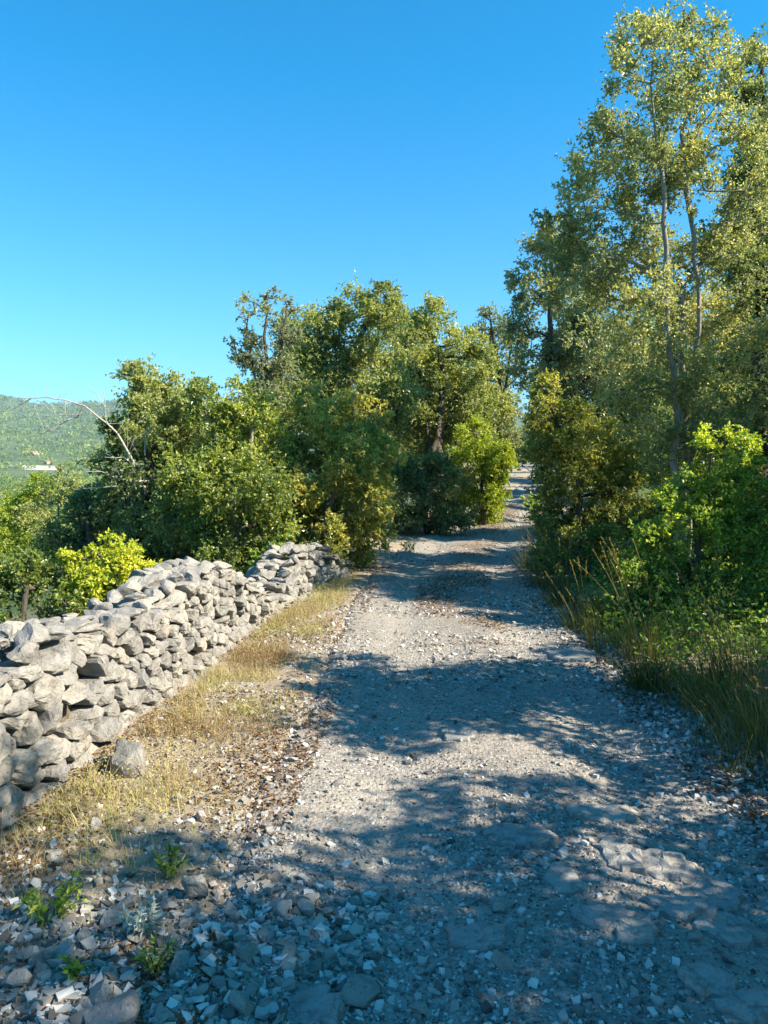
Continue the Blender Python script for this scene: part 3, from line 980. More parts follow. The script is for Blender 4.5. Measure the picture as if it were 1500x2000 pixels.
# --- right of the track
stK = [[at(1318, 1170, 8.2), at(1322, 1000, 8.2), at(1320, 850, 8.2), at(1312, 680, 8.2), at(1300, 480, 8.2), at(1285, 300, 8.3), at(1272, 60, 8.4)],
       [at(1340, 1180, 8.4), at(1345, 1000, 8.4), at(1358, 780, 8.4), at(1366, 560, 8.4), at(1345, 420, 8.4), at(1335, 260, 8.5), at(1340, 40, 8.6)],
       [at(1335, 1180, 8.6), at(1338, 900, 8.6), at(1332, 700, 8.6), at(1330, 560, 8.6), at(1385, 500, 8.8), at(1440, 420, 9), at(1480, 330, 9)]]
plant('tall_tree', 'tall many-stemmed tree with a dusty olive crown leaning over the track', 'tree', (3.17, 8.4),
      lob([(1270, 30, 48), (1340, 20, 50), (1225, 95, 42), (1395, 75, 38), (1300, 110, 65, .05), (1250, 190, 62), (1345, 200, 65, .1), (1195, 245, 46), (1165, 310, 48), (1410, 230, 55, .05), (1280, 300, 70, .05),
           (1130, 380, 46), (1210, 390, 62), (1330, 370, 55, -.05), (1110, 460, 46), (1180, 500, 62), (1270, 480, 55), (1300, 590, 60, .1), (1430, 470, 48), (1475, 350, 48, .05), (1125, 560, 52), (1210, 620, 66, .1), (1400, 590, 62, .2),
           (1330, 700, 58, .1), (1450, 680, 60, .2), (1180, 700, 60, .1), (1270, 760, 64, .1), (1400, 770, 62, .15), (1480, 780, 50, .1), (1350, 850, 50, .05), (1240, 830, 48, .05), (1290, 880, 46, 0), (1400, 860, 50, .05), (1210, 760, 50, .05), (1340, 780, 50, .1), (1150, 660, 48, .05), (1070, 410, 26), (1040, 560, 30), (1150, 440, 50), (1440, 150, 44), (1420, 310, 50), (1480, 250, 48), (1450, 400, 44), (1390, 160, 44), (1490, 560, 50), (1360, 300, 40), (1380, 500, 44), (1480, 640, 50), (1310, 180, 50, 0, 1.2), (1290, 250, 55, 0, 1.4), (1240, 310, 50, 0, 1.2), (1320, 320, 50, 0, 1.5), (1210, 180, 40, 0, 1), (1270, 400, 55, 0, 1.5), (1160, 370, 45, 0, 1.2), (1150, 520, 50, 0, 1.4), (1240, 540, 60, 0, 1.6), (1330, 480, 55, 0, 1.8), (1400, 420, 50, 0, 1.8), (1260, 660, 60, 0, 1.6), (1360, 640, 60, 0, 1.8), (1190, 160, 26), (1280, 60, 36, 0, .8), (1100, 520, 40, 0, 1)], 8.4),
      'maple', (.045, .030), 1.35, stems=stK, trunk_r=.042, bark='bark_pale', seed=30, depth_jit=1.0, extra=.25, tint0=.60)
plant('grey_green_tree', 'grey-green tree behind the tall tree, nearest the gap of sky at the track end', 'tree', (3.6, 13.5),
      lob([(1075, 445, 28), (1050, 500, 40), (1020, 545, 30), (1085, 540, 46), (1040, 600, 44), (1100, 620, 52), (1015, 640, 30), (1055, 680, 46), (1110, 710, 50), (1040, 730, 40), (1130, 480, 44), (1150, 600, 50)], 13.5),
      'oak_blue', (.07, .042), 1.9, stems=[[at(1075, 1050, 13.5), at(1072, 850, 13.5), at(1072, 700, 13.5), at(1075, 560, 13.5), at(1078, 450, 13.5)]], trunk_r=.065, seed=31, extra=.25, tint0=.58)
plant('dark_tree', 'dark green tree at the right edge of view behind the tall tree', 'tree', (5.9, 12.0),
      lob([(1490, 100, 34), (1440, 165, 40), (1490, 190, 48), (1540, 150, 60), (1500, 290, 55), (1450, 330, 50), (1540, 300, 60), (1490, 440, 60), (1440, 540, 55), (1500, 560, 60), (1540, 480, 60), (1460, 660, 55), (1530, 680, 60), (1400, 450, 40), (1480, 800, 70), (1400, 830, 60)], 12.0),
      'oak', (.065, .04), 2.2, seed=32, trunk_r=.11, tint0=.42)
plant('olive_shrub', 'large brownish-olive shrub on the right edge of the track, partly in shade', 'shrub', (2.75, 10.4),
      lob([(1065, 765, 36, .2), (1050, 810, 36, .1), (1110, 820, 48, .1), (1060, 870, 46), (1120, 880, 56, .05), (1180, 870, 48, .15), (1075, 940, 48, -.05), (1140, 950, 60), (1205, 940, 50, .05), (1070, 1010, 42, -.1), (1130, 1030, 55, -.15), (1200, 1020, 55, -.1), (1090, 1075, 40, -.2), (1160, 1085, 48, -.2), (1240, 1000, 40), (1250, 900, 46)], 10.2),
      'olive', (.056, .036), 2.5, seed=33, trunk_r=.06, tint0=.62)
plant('green_bush', 'bright fresh green bush at the right edge, beside the tall grass', 'bush', (2.75, 6.7),
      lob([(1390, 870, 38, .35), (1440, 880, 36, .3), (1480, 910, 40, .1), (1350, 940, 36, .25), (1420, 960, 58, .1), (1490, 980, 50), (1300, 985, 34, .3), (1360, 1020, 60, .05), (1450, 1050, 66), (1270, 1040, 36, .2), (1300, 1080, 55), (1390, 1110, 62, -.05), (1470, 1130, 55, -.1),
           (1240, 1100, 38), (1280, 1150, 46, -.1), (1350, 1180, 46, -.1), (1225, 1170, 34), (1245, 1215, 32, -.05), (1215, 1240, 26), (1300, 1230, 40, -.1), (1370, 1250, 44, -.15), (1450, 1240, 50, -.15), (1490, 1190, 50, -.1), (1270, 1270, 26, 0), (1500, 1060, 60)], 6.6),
      'bright', (.045, .03), 2.1, seed=34, trunk_r=.03, tint0=.45, bark='bark_dark')
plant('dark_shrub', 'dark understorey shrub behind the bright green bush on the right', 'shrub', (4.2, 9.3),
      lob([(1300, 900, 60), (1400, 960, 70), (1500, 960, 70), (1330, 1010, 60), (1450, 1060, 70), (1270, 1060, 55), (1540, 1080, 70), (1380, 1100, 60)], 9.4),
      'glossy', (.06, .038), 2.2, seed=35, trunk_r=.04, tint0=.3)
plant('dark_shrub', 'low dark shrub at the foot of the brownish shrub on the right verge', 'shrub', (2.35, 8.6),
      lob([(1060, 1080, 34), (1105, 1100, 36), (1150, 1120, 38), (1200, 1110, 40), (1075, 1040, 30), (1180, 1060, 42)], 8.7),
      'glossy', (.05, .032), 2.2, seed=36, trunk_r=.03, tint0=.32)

# --- woodland on the right behind the first row
def grove(n, cx, cy, z0, z1, sx, sy, r, seed):
    g = np.random.default_rng(seed)
    return [(cx + g.normal() * sx, cy + g.normal() * sy, float(land(cx, cy)) + g.uniform(z0, z1), r * g.uniform(.75, 1.25), g.normal() * .08) for _ in range(n)]
for k, (cx, cy, hh, lb) in enumerate([(6.9, 9.3, 4.2, 'woodland oak at the right edge of view beyond the dark understorey shrub'), (7.4, 11.6, 5.4, 'woodland oak standing behind the tall many-stemmed tree'),
                              (9.0, 18.3, 3.4, 'woodland oak behind the olive shrub, filling the gap beneath the grey-green tree'), (9.5, 20.0, 6.5, 'woodland oak deepest behind the right-hand trees'), (10.5, 14.0, 6.0, 'woodland oak behind the dark tree at the right edge of view')]):
    plant('woodland_oak', lb, 'tree', (cx, cy), grove(22, cx, cy, .4, hh, 1.1, .9, .62, 90 + k), 'oak', (.075, .046), 2.0, seed=90 + k, trunk_r=.12, tint0=.4, group='woodland trees on the right')
plant('dark_shrub', 'shrub just outside the right edge of view beyond the tall grass', 'shrub', (3.3, 4.1), grove(32, 3.25, 4.05, .3, 2.9, .2, .50, .34, 96), 'glossy', (.05, .032), 1.5, seed=96, trunk_r=.03, tint0=.4)

plant('dark_shrub', 'low shrub just outside the right edge of view behind the yellowing grass', 'shrub', (2.85, 3.3), grove(18, 2.85, 3.1, .1, 1.35, .16, .34, .26, 98), 'glossy', (.045, .03), 1.8, seed=98, trunk_r=.02, tint0=.4)
plant('holm_oak', 'oak behind the slender tree, filling the gap in the left thicket', 'tree', (-2.6, 17.0), lob([(570, 660, 40), (600, 700, 50), (560, 740, 50), (540, 800, 60), (600, 790, 60), (500, 830, 60), (450, 820, 50), (560, 870, 60), (480, 900, 60), (420, 880, 50)], 17.0), 'oak', (.08, .048), 2.3, seed=120, trunk_r=.12, tint0=.5)
plant('holm_oak', 'oak in the saddle between the two round crowns', 'tree', (.3, 19.5), lob([(775, 640, 40), (770, 700, 50), (790, 750, 55), (760, 800, 55), (800, 840, 55), (780, 900, 50), (740, 880, 50), (760, 960, 45), (720, 960, 45)], 19.5), 'oak', (.085, .05), 2.4, seed=121, trunk_r=.12, tint0=.48)
plant('woodland_oak', 'woodland oak seen through the gap right of the brownish-olive shrub', 'tree', (7.2, 25.0), lob([(1120, 780, 50), (1170, 760, 60), (1220, 800, 60), (1140, 840, 50), (1200, 860, 60), (1260, 840, 60), (1130, 890, 36), (1180, 700, 50), (1250, 740, 60)], 25.0), 'oak', (.10, .06), 2.3, seed=122, trunk_r=.14, tint0=.42, group='woodland trees on the right')
plant('woodland_oak', 'woodland oak outside the right edge of view that shades the middle of the track', 'tree', (6.2, 6.3), grove(24, 6.2, 6.0, .5, 3.9, .5, .9, .45, 97), 'oak', (.06, .038), 1.5, seed=97, trunk_r=.09, group='woodland trees on the right')
for k, (cx, cy) in enumerate([(11.5, 33.0), (15.0, 42.0), (17.5, 53.0)]):
    plant('woodland_oak', ['distant oak shading the narrow track just beyond the olive shrub', 'more distant oak behind the right side of the track end', 'most distant oak behind the far tree on the right of the track'][k], 'tree', (cx, cy), grove(22, cx, cy, .5, 6.5, 1.3, 2.2, .95, 110 + k), 'oak', (.14, .09), 2.2, seed=110 + k, trunk_r=.15, tint0=.45, group='woodland trees on the right')

# --- along the far end of the track, both sides
far_rows = [((13.0, 63.0), [(1005, 895, 14), (1025, 890, 16), (1045, 895, 14), (1012, 875, 16), (1038, 872, 16), (995, 900, 10), (1060, 898, 12)], 64.0, 'oak', 'low dark tree standing where the track bends out of sight'),
            ((1.9, 20.5), [(800, 760, 50), (860, 740, 50), (910, 770, 45), (880, 830, 50), (820, 830, 50), (930, 860, 40)], 20.5, 'oak', 'oak behind the round crowns, mostly hidden, left of the narrowing track'),
            ((5.9, 23.0), [(1090, 600, 50), (1140, 650, 55), (1100, 720, 55), (1150, 760, 60), (1080, 800, 40), (1130, 850, 50), (1090, 880, 36), (1180, 700, 50)], 23.0, 'oak_blue', 'grey-green oak behind the olive shrub, right of the narrowing track'),
            ((4.4, 31.0), [(930, 700, 34), (960, 760, 34), (920, 800, 36), (970, 830, 30), (940, 870, 30), (985, 880, 20)], 31.0, 'oak', 'distant oak closing in on the left side of the track end'),
            ((8.6, 34.0), [(1080, 780, 28), (1060, 830, 24), (1100, 850, 34), (1070, 880, 24), (1095, 905, 24), (1055, 900, 14)], 34.0, 'olive', 'distant shrubby oak on the right side of the track end'),
            ((8.5, 48.0), [(985, 800, 20), (975, 840, 24), (1000, 850, 16), (985, 880, 20), (1003, 885, 12)], 48.0, 'oak', 'far tree just left of the last visible bit of track'),
            ((12.9, 56.0), [(1060, 820, 24), (1045, 860, 18), (1075, 860, 24), (1055, 890, 14), (1080, 895, 18)], 56.0, 'oak_blue', 'far tree just right of the last visible bit of track'),
            ((13.6, 72.0), [(1010, 850, 16), (1030, 845, 15), (1020, 870, 14), (1000, 875, 14), (1040, 880, 14), (1015, 890, 12), (1032, 893, 12), (1000, 893, 12), (1048, 893, 12), (985, 870, 16), (1055, 860, 16)], 72.0, 'oak_blue', 'farthest tree closing the end of the track')]
for k, (b, rows, d, pal, lb) in enumerate(far_rows):
    plant('distant_oak', lb, 'tree', b, lob(rows, d), pal, (.05 + d * .0025, .03 + d * .0016), 2.4, seed=50 + k, trunk_r=.13, extra=.3, tint0=.5, group='trees along the far track')

# --- trees on the right outside the picture whose shade falls across the track
def world_lobes(rng, n, cx, cy, z0, z1, r):
    return [(cx + rng.normal() * .8, cy + rng.normal() * .8, rng.uniform(z0, z1), r * rng.uniform(.8, 1.2)) for _ in range(n)]
plant('roadside_oak', 'oak to the right of the viewpoint that shades the stony foreground', 'tree', (4.4, .6), grove(32, 4.4, .35, .5, 4.8, .6, .34, .46, 70), 'oak', (.06, .038), 1.0, seed=70, trunk_r=.09)
plant('dark_shrub', 'tall shrub beside the viewpoint on the right that shades the bedrock slabs', 'shrub', (3.7, 1.65), grove(20, 3.7, 1.65, .4, 2.7, .25, .34, .36, 72), 'oak', (.055, .034), 1.1, seed=72, trunk_r=.04)
plant('roadside_oak', 'slim oak outside the right edge of view that shades the track below the olive shrub', 'tree', (5.0, 7.25), grove(18, 5.0, 7.25, 2.3, 4.3, .3, .34, .42, 73), 'oak', (.055, .034), 1.4, seed=73, trunk_r=.06)
plant('roadside_oak', 'oak behind and right of the viewpoint, out of sight', 'tree', (4.6, -1.8), grove(28, 4.6, -1.8, .6, 5.0, .8, .8, .55, 71), 'oak', (.065, .04), 1.1, seed=71, trunk_r=.09)

# ------------------------------------------------------------------ grasses and weeds
def blades(rng, base, h, w, lean, tint, curve=.5):
    """Tapering bent blades: base (N,3), h, w (N,), lean (N,2)."""
    n = len(base)
    ang = rng.uniform(0, math.pi, n)
    side = np.stack([np.cos(ang), np.sin(ang), np.zeros(n)], 1)
    V = []
    for t, ws in ((0, 1.0), (.38, .85), (.72, .55)):
        c = base + np.column_stack([lean * (h * (t * (1 - curve) + curve * t * t))[:, None], h * t * (1 - .18 * t * np.linalg.norm(lean, axis=1))])
        V += [c - side * (w * ws * .5)[:, None], c + side * (w * ws * .5)[:, None]]
    tip = base + np.column_stack([lean * h[:, None], h * (1 - .18 * np.linalg.norm(lean, axis=1))])
    V.append(tip)
    V = np.stack(V, 1).reshape(-1, 3)
    o = np.arange(n)[:, None] * 7
    Q = np.concatenate([o + np.array([[0, 1, 3, 2]]), o + np.array([[2, 3, 5, 4]])])
    T = o + np.array([[4, 5, 6]])
    return V, [Q, T], np.repeat(tint, 7)

def join_geo(parts):
    vs, q, t, ti, n = [], [], [], [], 0
    for V, F, tt in parts:
        for f in F:
            (q if f.shape[1] == 4 else t).append(f + n)
        vs.append(V); ti.append(tt); n += len(V)
    F = []
    if q: F.append(np.concatenate(q))
    if t: F.append(np.concatenate(t))
    return np.concatenate(vs), F, np.concatenate(ti)

def scatter(rng, n, y0, y1, xfun, power=1.3):
    u = rng.random(n)
    a = 1 - power
    y = (y0 ** a + u * (y1 ** a - y0 ** a)) ** (1 / a)
    return xfun(y, rng.random(n)), y

def build_grass():
    rng = np.random.default_rng(101)
    # straw and low weeds on the verge between wall and track
    f = lambda y, t: wall_x(y) + .08 + t * np.maximum(road_c(y) - road_w(y) - wall_x(y) + .05, .1)
    parts = []
    x, y = scatter(rng, 44000, 2.1, 9.0, f, 1.2)
    dens = vnoise2(x, y, 2.1, 61) * .6 + vnoise2(x, y, 6.0, 62) * .4
    edge = (x - wall_x(y)) / np.maximum(road_c(y) - road_w(y) - wall_x(y), .1)
    keep = rng.random(len(x)) < smooth(.37, .62, dens) * smooth(1.05, .55, edge) * smooth(2.2, 4.0, y)
    x, y, dens = x[keep], y[keep], dens[keep]
    b = np.column_stack([x, y, surface(x, y) - .005])
    h = (rng.gamma(2.2, .024, len(x)) + .02) * np.where(y < 3.4, .75, 1)
    tint = np.clip(.42 + .42 * (vnoise2(x, y, 2.2, 63) - .5) * 2 + rng.normal(size=len(x)) * .2, 0, 1)
    parts.append(blades(rng, b, h, rng.uniform(.0018, .004, len(x)), rng.normal(size=(len(x), 2)) * .55, tint))
    V, F, T = join_geo(parts)
    tag(link('dry_grass', new_mesh('dry_grass', V, F, T), M['straw']), 'short straw-coloured dry grass on the verge between stone wall and track', 'grass', kind='stuff')
    # small leafy weeds mixed in
    x, y = scatter(rng, 34000, 2.1, 9.5, f, 1.2)
    d = vnoise2(x, y, 1.7, 64) * .55 + vnoise2(x, y, 5, 65) * .45
    edge = (x - wall_x(y)) / np.maximum(road_c(y) - road_w(y) - wall_x(y), .1)
    k = rng.random(len(x)) < smooth(.42, .64, d) * smooth(1.0, .5, edge) * smooth(2.4, 4.2, y)
    x, y = x[k], y[k]
    p = np.column_stack([x, y, surface(x, y) + rng.gamma(2, .025, len(x))])
    V, F = leaf_quads(rng, p, rng.normal(size=p.shape) + np.array([0, 0, .4]), .015, .007)
    t = np.clip(.55 + .9 * (vnoise2(x, y, 1.1, 66) - .5) + rng.normal(size=len(x)) * .15, 0, 1)
    tag(link('verge_weeds', new_mesh('verge_weeds', V, F, np.repeat(t, 4)), M['straw']), 'tiny yellowing weeds among the dry grass below the wall', 'weeds', kind='stuff')
    # green grass under the right-hand bushes
    g = lambda y, t: road_c(y) + road_w(y) * (.98 + .1 * np.sin(y * 3)) + t ** 1.3 * 1.2
    x, y = scatter(rng, 12000, 2.6, 16, g, 1.25)
    d = vnoise2(x, y, 1.6, 71)
    k = rng.random(len(x)) < smooth(.36, .62, d) * (.4 + .6 * smooth(4.6, 6.0, y))
    x, y = x[k], y[k]
    b = np.column_stack([x, y, surface(x, y) - .01])
    h = rng.gamma(3, .045, len(x)) + .03
    tint = np.clip(.58 + .6 * (vnoise2(x, y, 1.0, 72) - .5) + rng.normal(size=len(x)) * .18, 0, 1)
    lean = rng.normal(size=(len(x), 2)) * .28 + np.array([-.25, -.05])
    V, F, T = blades(rng, b, h, rng.uniform(.0025, .006, len(x)), lean, tint)
    tag(link('verge_grass', new_mesh('verge_grass', V, F, T), M['green_grass']), 'rough green grass along the right verge under the bushes', 'grass', kind='stuff')
    # leafy undergrowth spilling out from under the bushes on the right
    P, D, T = [], [], []
    x, y = scatter(rng, 1500, 4.2, 16, lambda y, t: road_c(y) + road_w(y) + .18 + t * 3.2, 1.15)
    k = rng.random(len(x)) < smooth(.22, .5, vnoise2(x, y, 1.3, 75))
    for a, b in zip(x[k], y[k]):
        e = a - float(road_c(b)) - float(road_w(b))
        m = 34
        r = rng.uniform(.07, .17) * min(1, .5 + e)
        q = rng.normal(size=(m, 3)) * r * np.array([1, 1, .8])
        q[:, 2] = np.abs(q[:, 2]) * 1.3
        P.append(q + np.array([a, b, float(surface(a, b))])); D.append(rng.normal(size=(m, 3)) + np.array([0, 0, .3]))
        T.append(np.clip(rng.normal(size=m) * .2 + .35 + rng.normal() * .15, 0, 1))
    V, F = leaf_quads(rng, np.concatenate(P), np.concatenate(D), .045, .028)
    tag(link('undergrowth', new_mesh('undergrowth', V, F, np.repeat(np.concatenate(T), 4)), LM['bright']), 'low leafy undergrowth spilling towards the track from under the right-hand bushes', 'undergrowth', kind='stuff')
    P, D, T = [], [], []
    y = rng.uniform(1, 26, 2600)
    x = wall_x(y) - .9 - rng.random(2600) ** 1.4 * 12
    for a, b in zip(x, y):
        m = 26
        r = rng.uniform(.12, .34)
        q = rng.normal(size=(m, 3)) * r * np.array([1, 1, .7])
        q[:, 2] = np.abs(q[:, 2])
        P.append(q + np.array([a, b, float(land(a, b))])); D.append(rng.normal(size=(m, 3)) + np.array([0, 0, .3]))
        T.append(np.clip(rng.normal(size=m) * .2 + .45 + rng.normal() * .2, 0, 1))
    V, F = leaf_quads(rng, np.concatenate(P), np.concatenate(D), .075, .045)
    tag(link('hillside_scrub', new_mesh('hillside_scrub', V, F, np.repeat(np.concatenate(T), 4)), LM['olive']), 'low scrub covering the slope below the stone wall', 'scrub', kind='stuff')
    # leaf litter
    parts = []
    def litter(n, y0, y1, fx, s, sd):
        x, y = scatter(rng, n, y0, y1, fx, 1.4)
        d = vnoise2(x, y, 1.9, sd)
        k = rng.random(len(x)) < smooth(.35, .65, d)
        x, y = x[k], y[k]
        p = np.column_stack([x, y, surface(x, y) + .004 + rng.random(len(x)) * .008])
        V, F = leaf_quads(rng, p, rng.normal(size=p.shape) * np.array([1, 1, .15]), s, s * .55, 1.6)
        parts.append((V, [F], np.repeat(np.clip(rng.normal(size=len(x)) * .25 + .45, 0, 1), 4)))
    litter(9000, 2.2, 20, lambda y, t: road_c(y) + road_w(y) * (.75 + .6 * t), .032, 81)
    litter(9000, 6.0, 20, lambda y, t: road_c(y) + road_w(y) * (t - .5) * .8, .030, 82)
    litter(15000, 2.0, 10, lambda y, t: wall_x(y) + t * (road_c(y) - road_w(y) - wall_x(y) + .2), .026, 83)
    V, F, T = join_geo(parts)
    tag(link('leaf_litter', new_mesh('leaf_litter', V, F, T), M['litter']), 'brown fallen leaves strewn over the track edges and centre strip', 'leaf litter', kind='stuff')
build_grass()

def grass_tuft(x, y, label, seed, n=260, h=.35, spread=.16, stalks=10, sh=.75, lean=(-.35, -.1), mat='green_grass', tint0=.5):
    rng = np.random.default_rng(seed)
    z = float(surface(x, y)) - .01
    root = tag(empty('grass_tuft', (x, y, z)), label, 'grass tuft', 'tall grass along the right verge')
    a = rng.normal(size=(n, 2)) * spread * .6
    b = np.column_stack([a, np.zeros(n)])
    hh = h * rng.uniform(.5, 1.25, n)
    ln = a / spread * .35 + rng.normal(size=(n, 2)) * .22 + np.array(lean) * .7
    V, F, T = blades(rng, b, hh, rng.uniform(.003, .006, n), ln, np.clip(tint0 + rng.normal(size=n) * .2, 0, 1), .7)
    link('blades', new_mesh('blades', V, F, T), M[mat], root)
    for s in range(stalks):
        p0 = np.array([*(rng.normal(size=2) * spread * .5), 0])
        l = sh * rng.uniform(.65, 1.15)
        dr = np.array([lean[0] + rng.normal() * .16, lean[1] + rng.normal() * .16])
        pts = [p0 + np.array([dr[0] * t ** 1.6 * l, dr[1] * t ** 1.6 * l, l * t]) for t in np.linspace(0, 1, 7)]
        A, B = np.array(pts[:-1]), np.array(pts[1:])
        rr = np.linspace(.0022, .0012, 7)
        v, f = tube_geo(A, B, rr[:-1], rr[1:], 3)
        parts = [(v, [f], np.full(len(v), .95))]
        # seed head: small grains along the tip
        m = 26
        t = rng.uniform(.78, 1.0, m)
        pos = np.array([p0 + np.array([dr[0] * q ** 1.6 * l, dr[1] * q ** 1.6 * l, l * q]) for q in t])
        d = np.array([dr[0] * 1.5, dr[1] * 1.5, 1]) + rng.normal(size=(m, 3)) * .28
        v2, f2 = leaf_quads(rng, pos, d, .022, .006)
        parts.append((v2, [f2], np.full(len(v2), 1.0)))
        V, F, T = join_geo(parts)
        link('seed_stalk', new_mesh('seed_stalk', V, F, T), M[mat], root)
    return root

tufts = [(2.05, 3.95, 'large yellowing grass tuft at the right edge of view, lowest on the verge', 480, .36, .24, 10, .62, .90),
         (1.98, 4.5, 'grass tuft with long bent seed stalks just above the lowest yellowing tuft', 320, .32, .18, 12, .72, .78),
         (2.25, 4.9, 'tall seeding grass tuft below the bright green bush, nearest the right edge', 240, .36, .16, 14, .85, .7),
         (1.72, 4.9, 'fine dark green grass tuft leaning out over the gravel', 300, .26, .14, 4, .5, .4),
         (1.95, 5.6, 'grass tuft with pale stalks in front of the bright green bush', 220, .34, .16, 10, .8, .5),
         (1.70, 6.6, 'grass tuft mixed with green leaves left of the bright green bush', 220, .32, .16, 6, .6, .45),
         (1.80, 7.6, 'seeding grass tuft at the verge below the low dark shrub', 220, .35, .16, 10, .8, .5),
         (1.78, 8.6, 'grass tuft with drooping pale seed heads by the dark shrub', 200, .36, .16, 10, .8, .55),
         (1.95, 9.9, 'farthest pale seeding grass tuft on the right verge, before the olive shrub', 200, .36, .18, 9, .8, .6)]
for k, (x, y, lb, n, h, sp, st, sh, t0) in enumerate(tufts):
    grass_tuft(x, y, lb, 200 + k, n, h, sp, st, sh, tint0=t0)

def weed(x, y, label, pal, seed, size=.16, n=150, leaf=(.035, .013), tint0=.5, name='wild_plant', stems=9):
    rng = np.random.default_rng(seed)
    z = float(surface(x, y)) - .005
    root = tag(empty(name, (x, y, z)), label, 'plant')
    A, B, P, D = [], [], [], []
    for s in range(stems):
        a = rng.uniform(0, 2 * math.pi)
        d = unit(np.array([math.cos(a) * .7, math.sin(a) * .7, rng.uniform(.5, 1.3)]))
        l = size * rng.uniform(.6, 1.2)
        k = 4
        pts = [d * l * t / k + np.array([0, 0, .12 * l * math.sin(t / k * 3)]) for t in range(k + 1)]
        A += pts[:-1]; B += pts[1:]
        for q in range(n // stems):
            t = rng.uniform(.2, 1)
            P.append(d * l * t + np.array([0, 0, .12 * l * math.sin(t * 3)])); D.append(d * .5 + rng.normal(size=3) * .8)
    V, F = leaf_quads(rng, np.array(P), np.array(D), leaf[0], leaf[1])
    link('leaves', new_mesh('leaves', V, F, np.repeat(np.clip(rng.normal(size=len(P)) * .2 + tint0, 0, 1), 4)), LM[pal], root)
    v, f = tube_geo(np.array(A), np.array(B), np.full(len(A), .0028), np.full(len(A), .002), 4)
    link('stem', new_mesh('stem', v, f), LM[pal], root)
    return root
def weed_at(px, py, *a, **k): weed(*gat(px, py), *a, **k)
weed_at(95, 1800, 'bright green leafy weed among the rubble at lower left', 'bright', 301, .15, 170, tint0=.75)
weed_at(285, 1820, 'silvery blue-green weed among the stones at lower left', 'silver', 302, .13, 200, (.032, .012))
weed_at(400, 1285, 'fresh green sprig growing from the foot of the long wall', 'bright', 303, .20, 150, (.04, .022), .7)
weed_at(330, 1700, 'low grey-green weed tuft above the silvery weed', 'glossy', 304, .12, 150, (.03, .012), .7)
weed_at(150, 1900, 'small green sprout between the rubble stones in the lower left corner', 'bright', 305, .07, 60, (.03, .012), .5)
weed_at(300, 1890, 'sprawling drab green weed below the silvery weed', 'glossy', 306, .10, 120, (.026, .010), .6)
weed_at(800, 1080, 'tiny green weed at the left track edge by the far wall remnant', 'bright', 307, .18, 80, (.05, .025), .4)
weed_at(1045, 1010, 'light green weed on the right edge of the track where it narrows', 'bright', 308, .5, 300, (.08, .04), .7)

# ------------------------------------------------------------------ stones on the ground
def flat_slab(rng, w, l, th, n=7):
    """A flat bedrock block: angular outline, worn nearly level top broken by shallow steps."""
    a = (np.arange(n) + rng.uniform(-.32, .32, n)) * 2 * math.pi / n
    r = rng.uniform(.68, 1.08, n)
    p = np.column_stack([np.cos(a) * r * w / 2, np.sin(a) * r * l / 2])
    p = resample(p, .022)
    p += rng.normal(size=p.shape) * .008
    rings = []
    for sc, z in ((1.07, -th), (1.02, -.25 * th), (1.0, .12 * th), (.93, .26 * th), (.75, .30 * th), (.5, .30 * th), (.25, .30 * th)):
        rings.append(np.column_stack([p * sc, np.full(len(p), z)]))
    m = len(p)
    V = np.concatenate(rings + [np.array([[0, 0, .30 * th]])])
    sh = rng.uniform(0, 99)
    step = np.floor(vnoise(V * np.array([1, 1, .1]) + sh, 9, 2) * 3) / 3
    V[:, 2] += ((vnoise(V + sh, 22, 1) - .5) * .014 + (step - .4) * .020) * (V[:, 2] > 0) + V[:, 0] * rng.normal() * .05
    i = np.arange(m); j = (i + 1) % m
    Q = np.concatenate([np.stack([b * m + i, b * m + j, (b + 1) * m + j, (b + 1) * m + i], 1) for b in range(len(rings) - 1)])
    T = np.stack([(len(rings) - 1) * m + i, (len(rings) - 1) * m + j, np.full(m, len(rings) * m)], 1)
    return V, [Q, T]

slabs = [(1015, 1640, 165, 60, 0, 'long flat bedrock slab at the edge of the sunny streak across the track'),
         (1100, 1727, 62, 75, .5, 'pale four-sided bedrock slab set alone in the dark gravel'),
         (1212, 1675, 75, 85, .2, 'wedge-shaped bedrock slab pointing towards the viewer, left of the broad slabs'),
         (1295, 1690, 130, 75, -.2, 'broad smooth bedrock slab beside the wedge-shaped slab'),
         (1385, 1735, 125, 90, -.4, 'broad bluish bedrock slab stepping down to the right'),
         (1180, 1800, 105, 70, -.7, 'narrow slanting bedrock sliver in the middle of the dark gravel'),
         (1320, 1780, 120, 55, -.3, 'low worn bedrock slab below the broad smooth slab'),
         (1425, 1810, 130, 80, -.2, 'wide shaded bedrock slab at the right edge of view'),
         (1240, 1835, 80, 55, .1, 'half buried bedrock slab below the slanting sliver'),
         (1380, 1925, 95, 80, -.3, 'squarish bedrock slab near the lower right corner'),
         (1465, 1975, 150, 70, 0, 'large bedrock slab cut off by the lower right corner'),
         (612, 1955, 95, 110, .3, 'large triangular flat stone at the bottom edge of view'),
         (935, 1835, 130, 60, -.1, 'half buried bluish slab in the middle of the foreground'),
         (1120, 1280, 110, 30, 0, 'pale bedrock step on the right side of the track before the shrubs'),
         (890, 1440, 80, 40, .2, 'flat pale slab in the shaded middle of the track'),
         (1180, 1590, 190, 40, -.2, 'bedrock ledge lit by the sunny streak across the track')]
SLABS = []
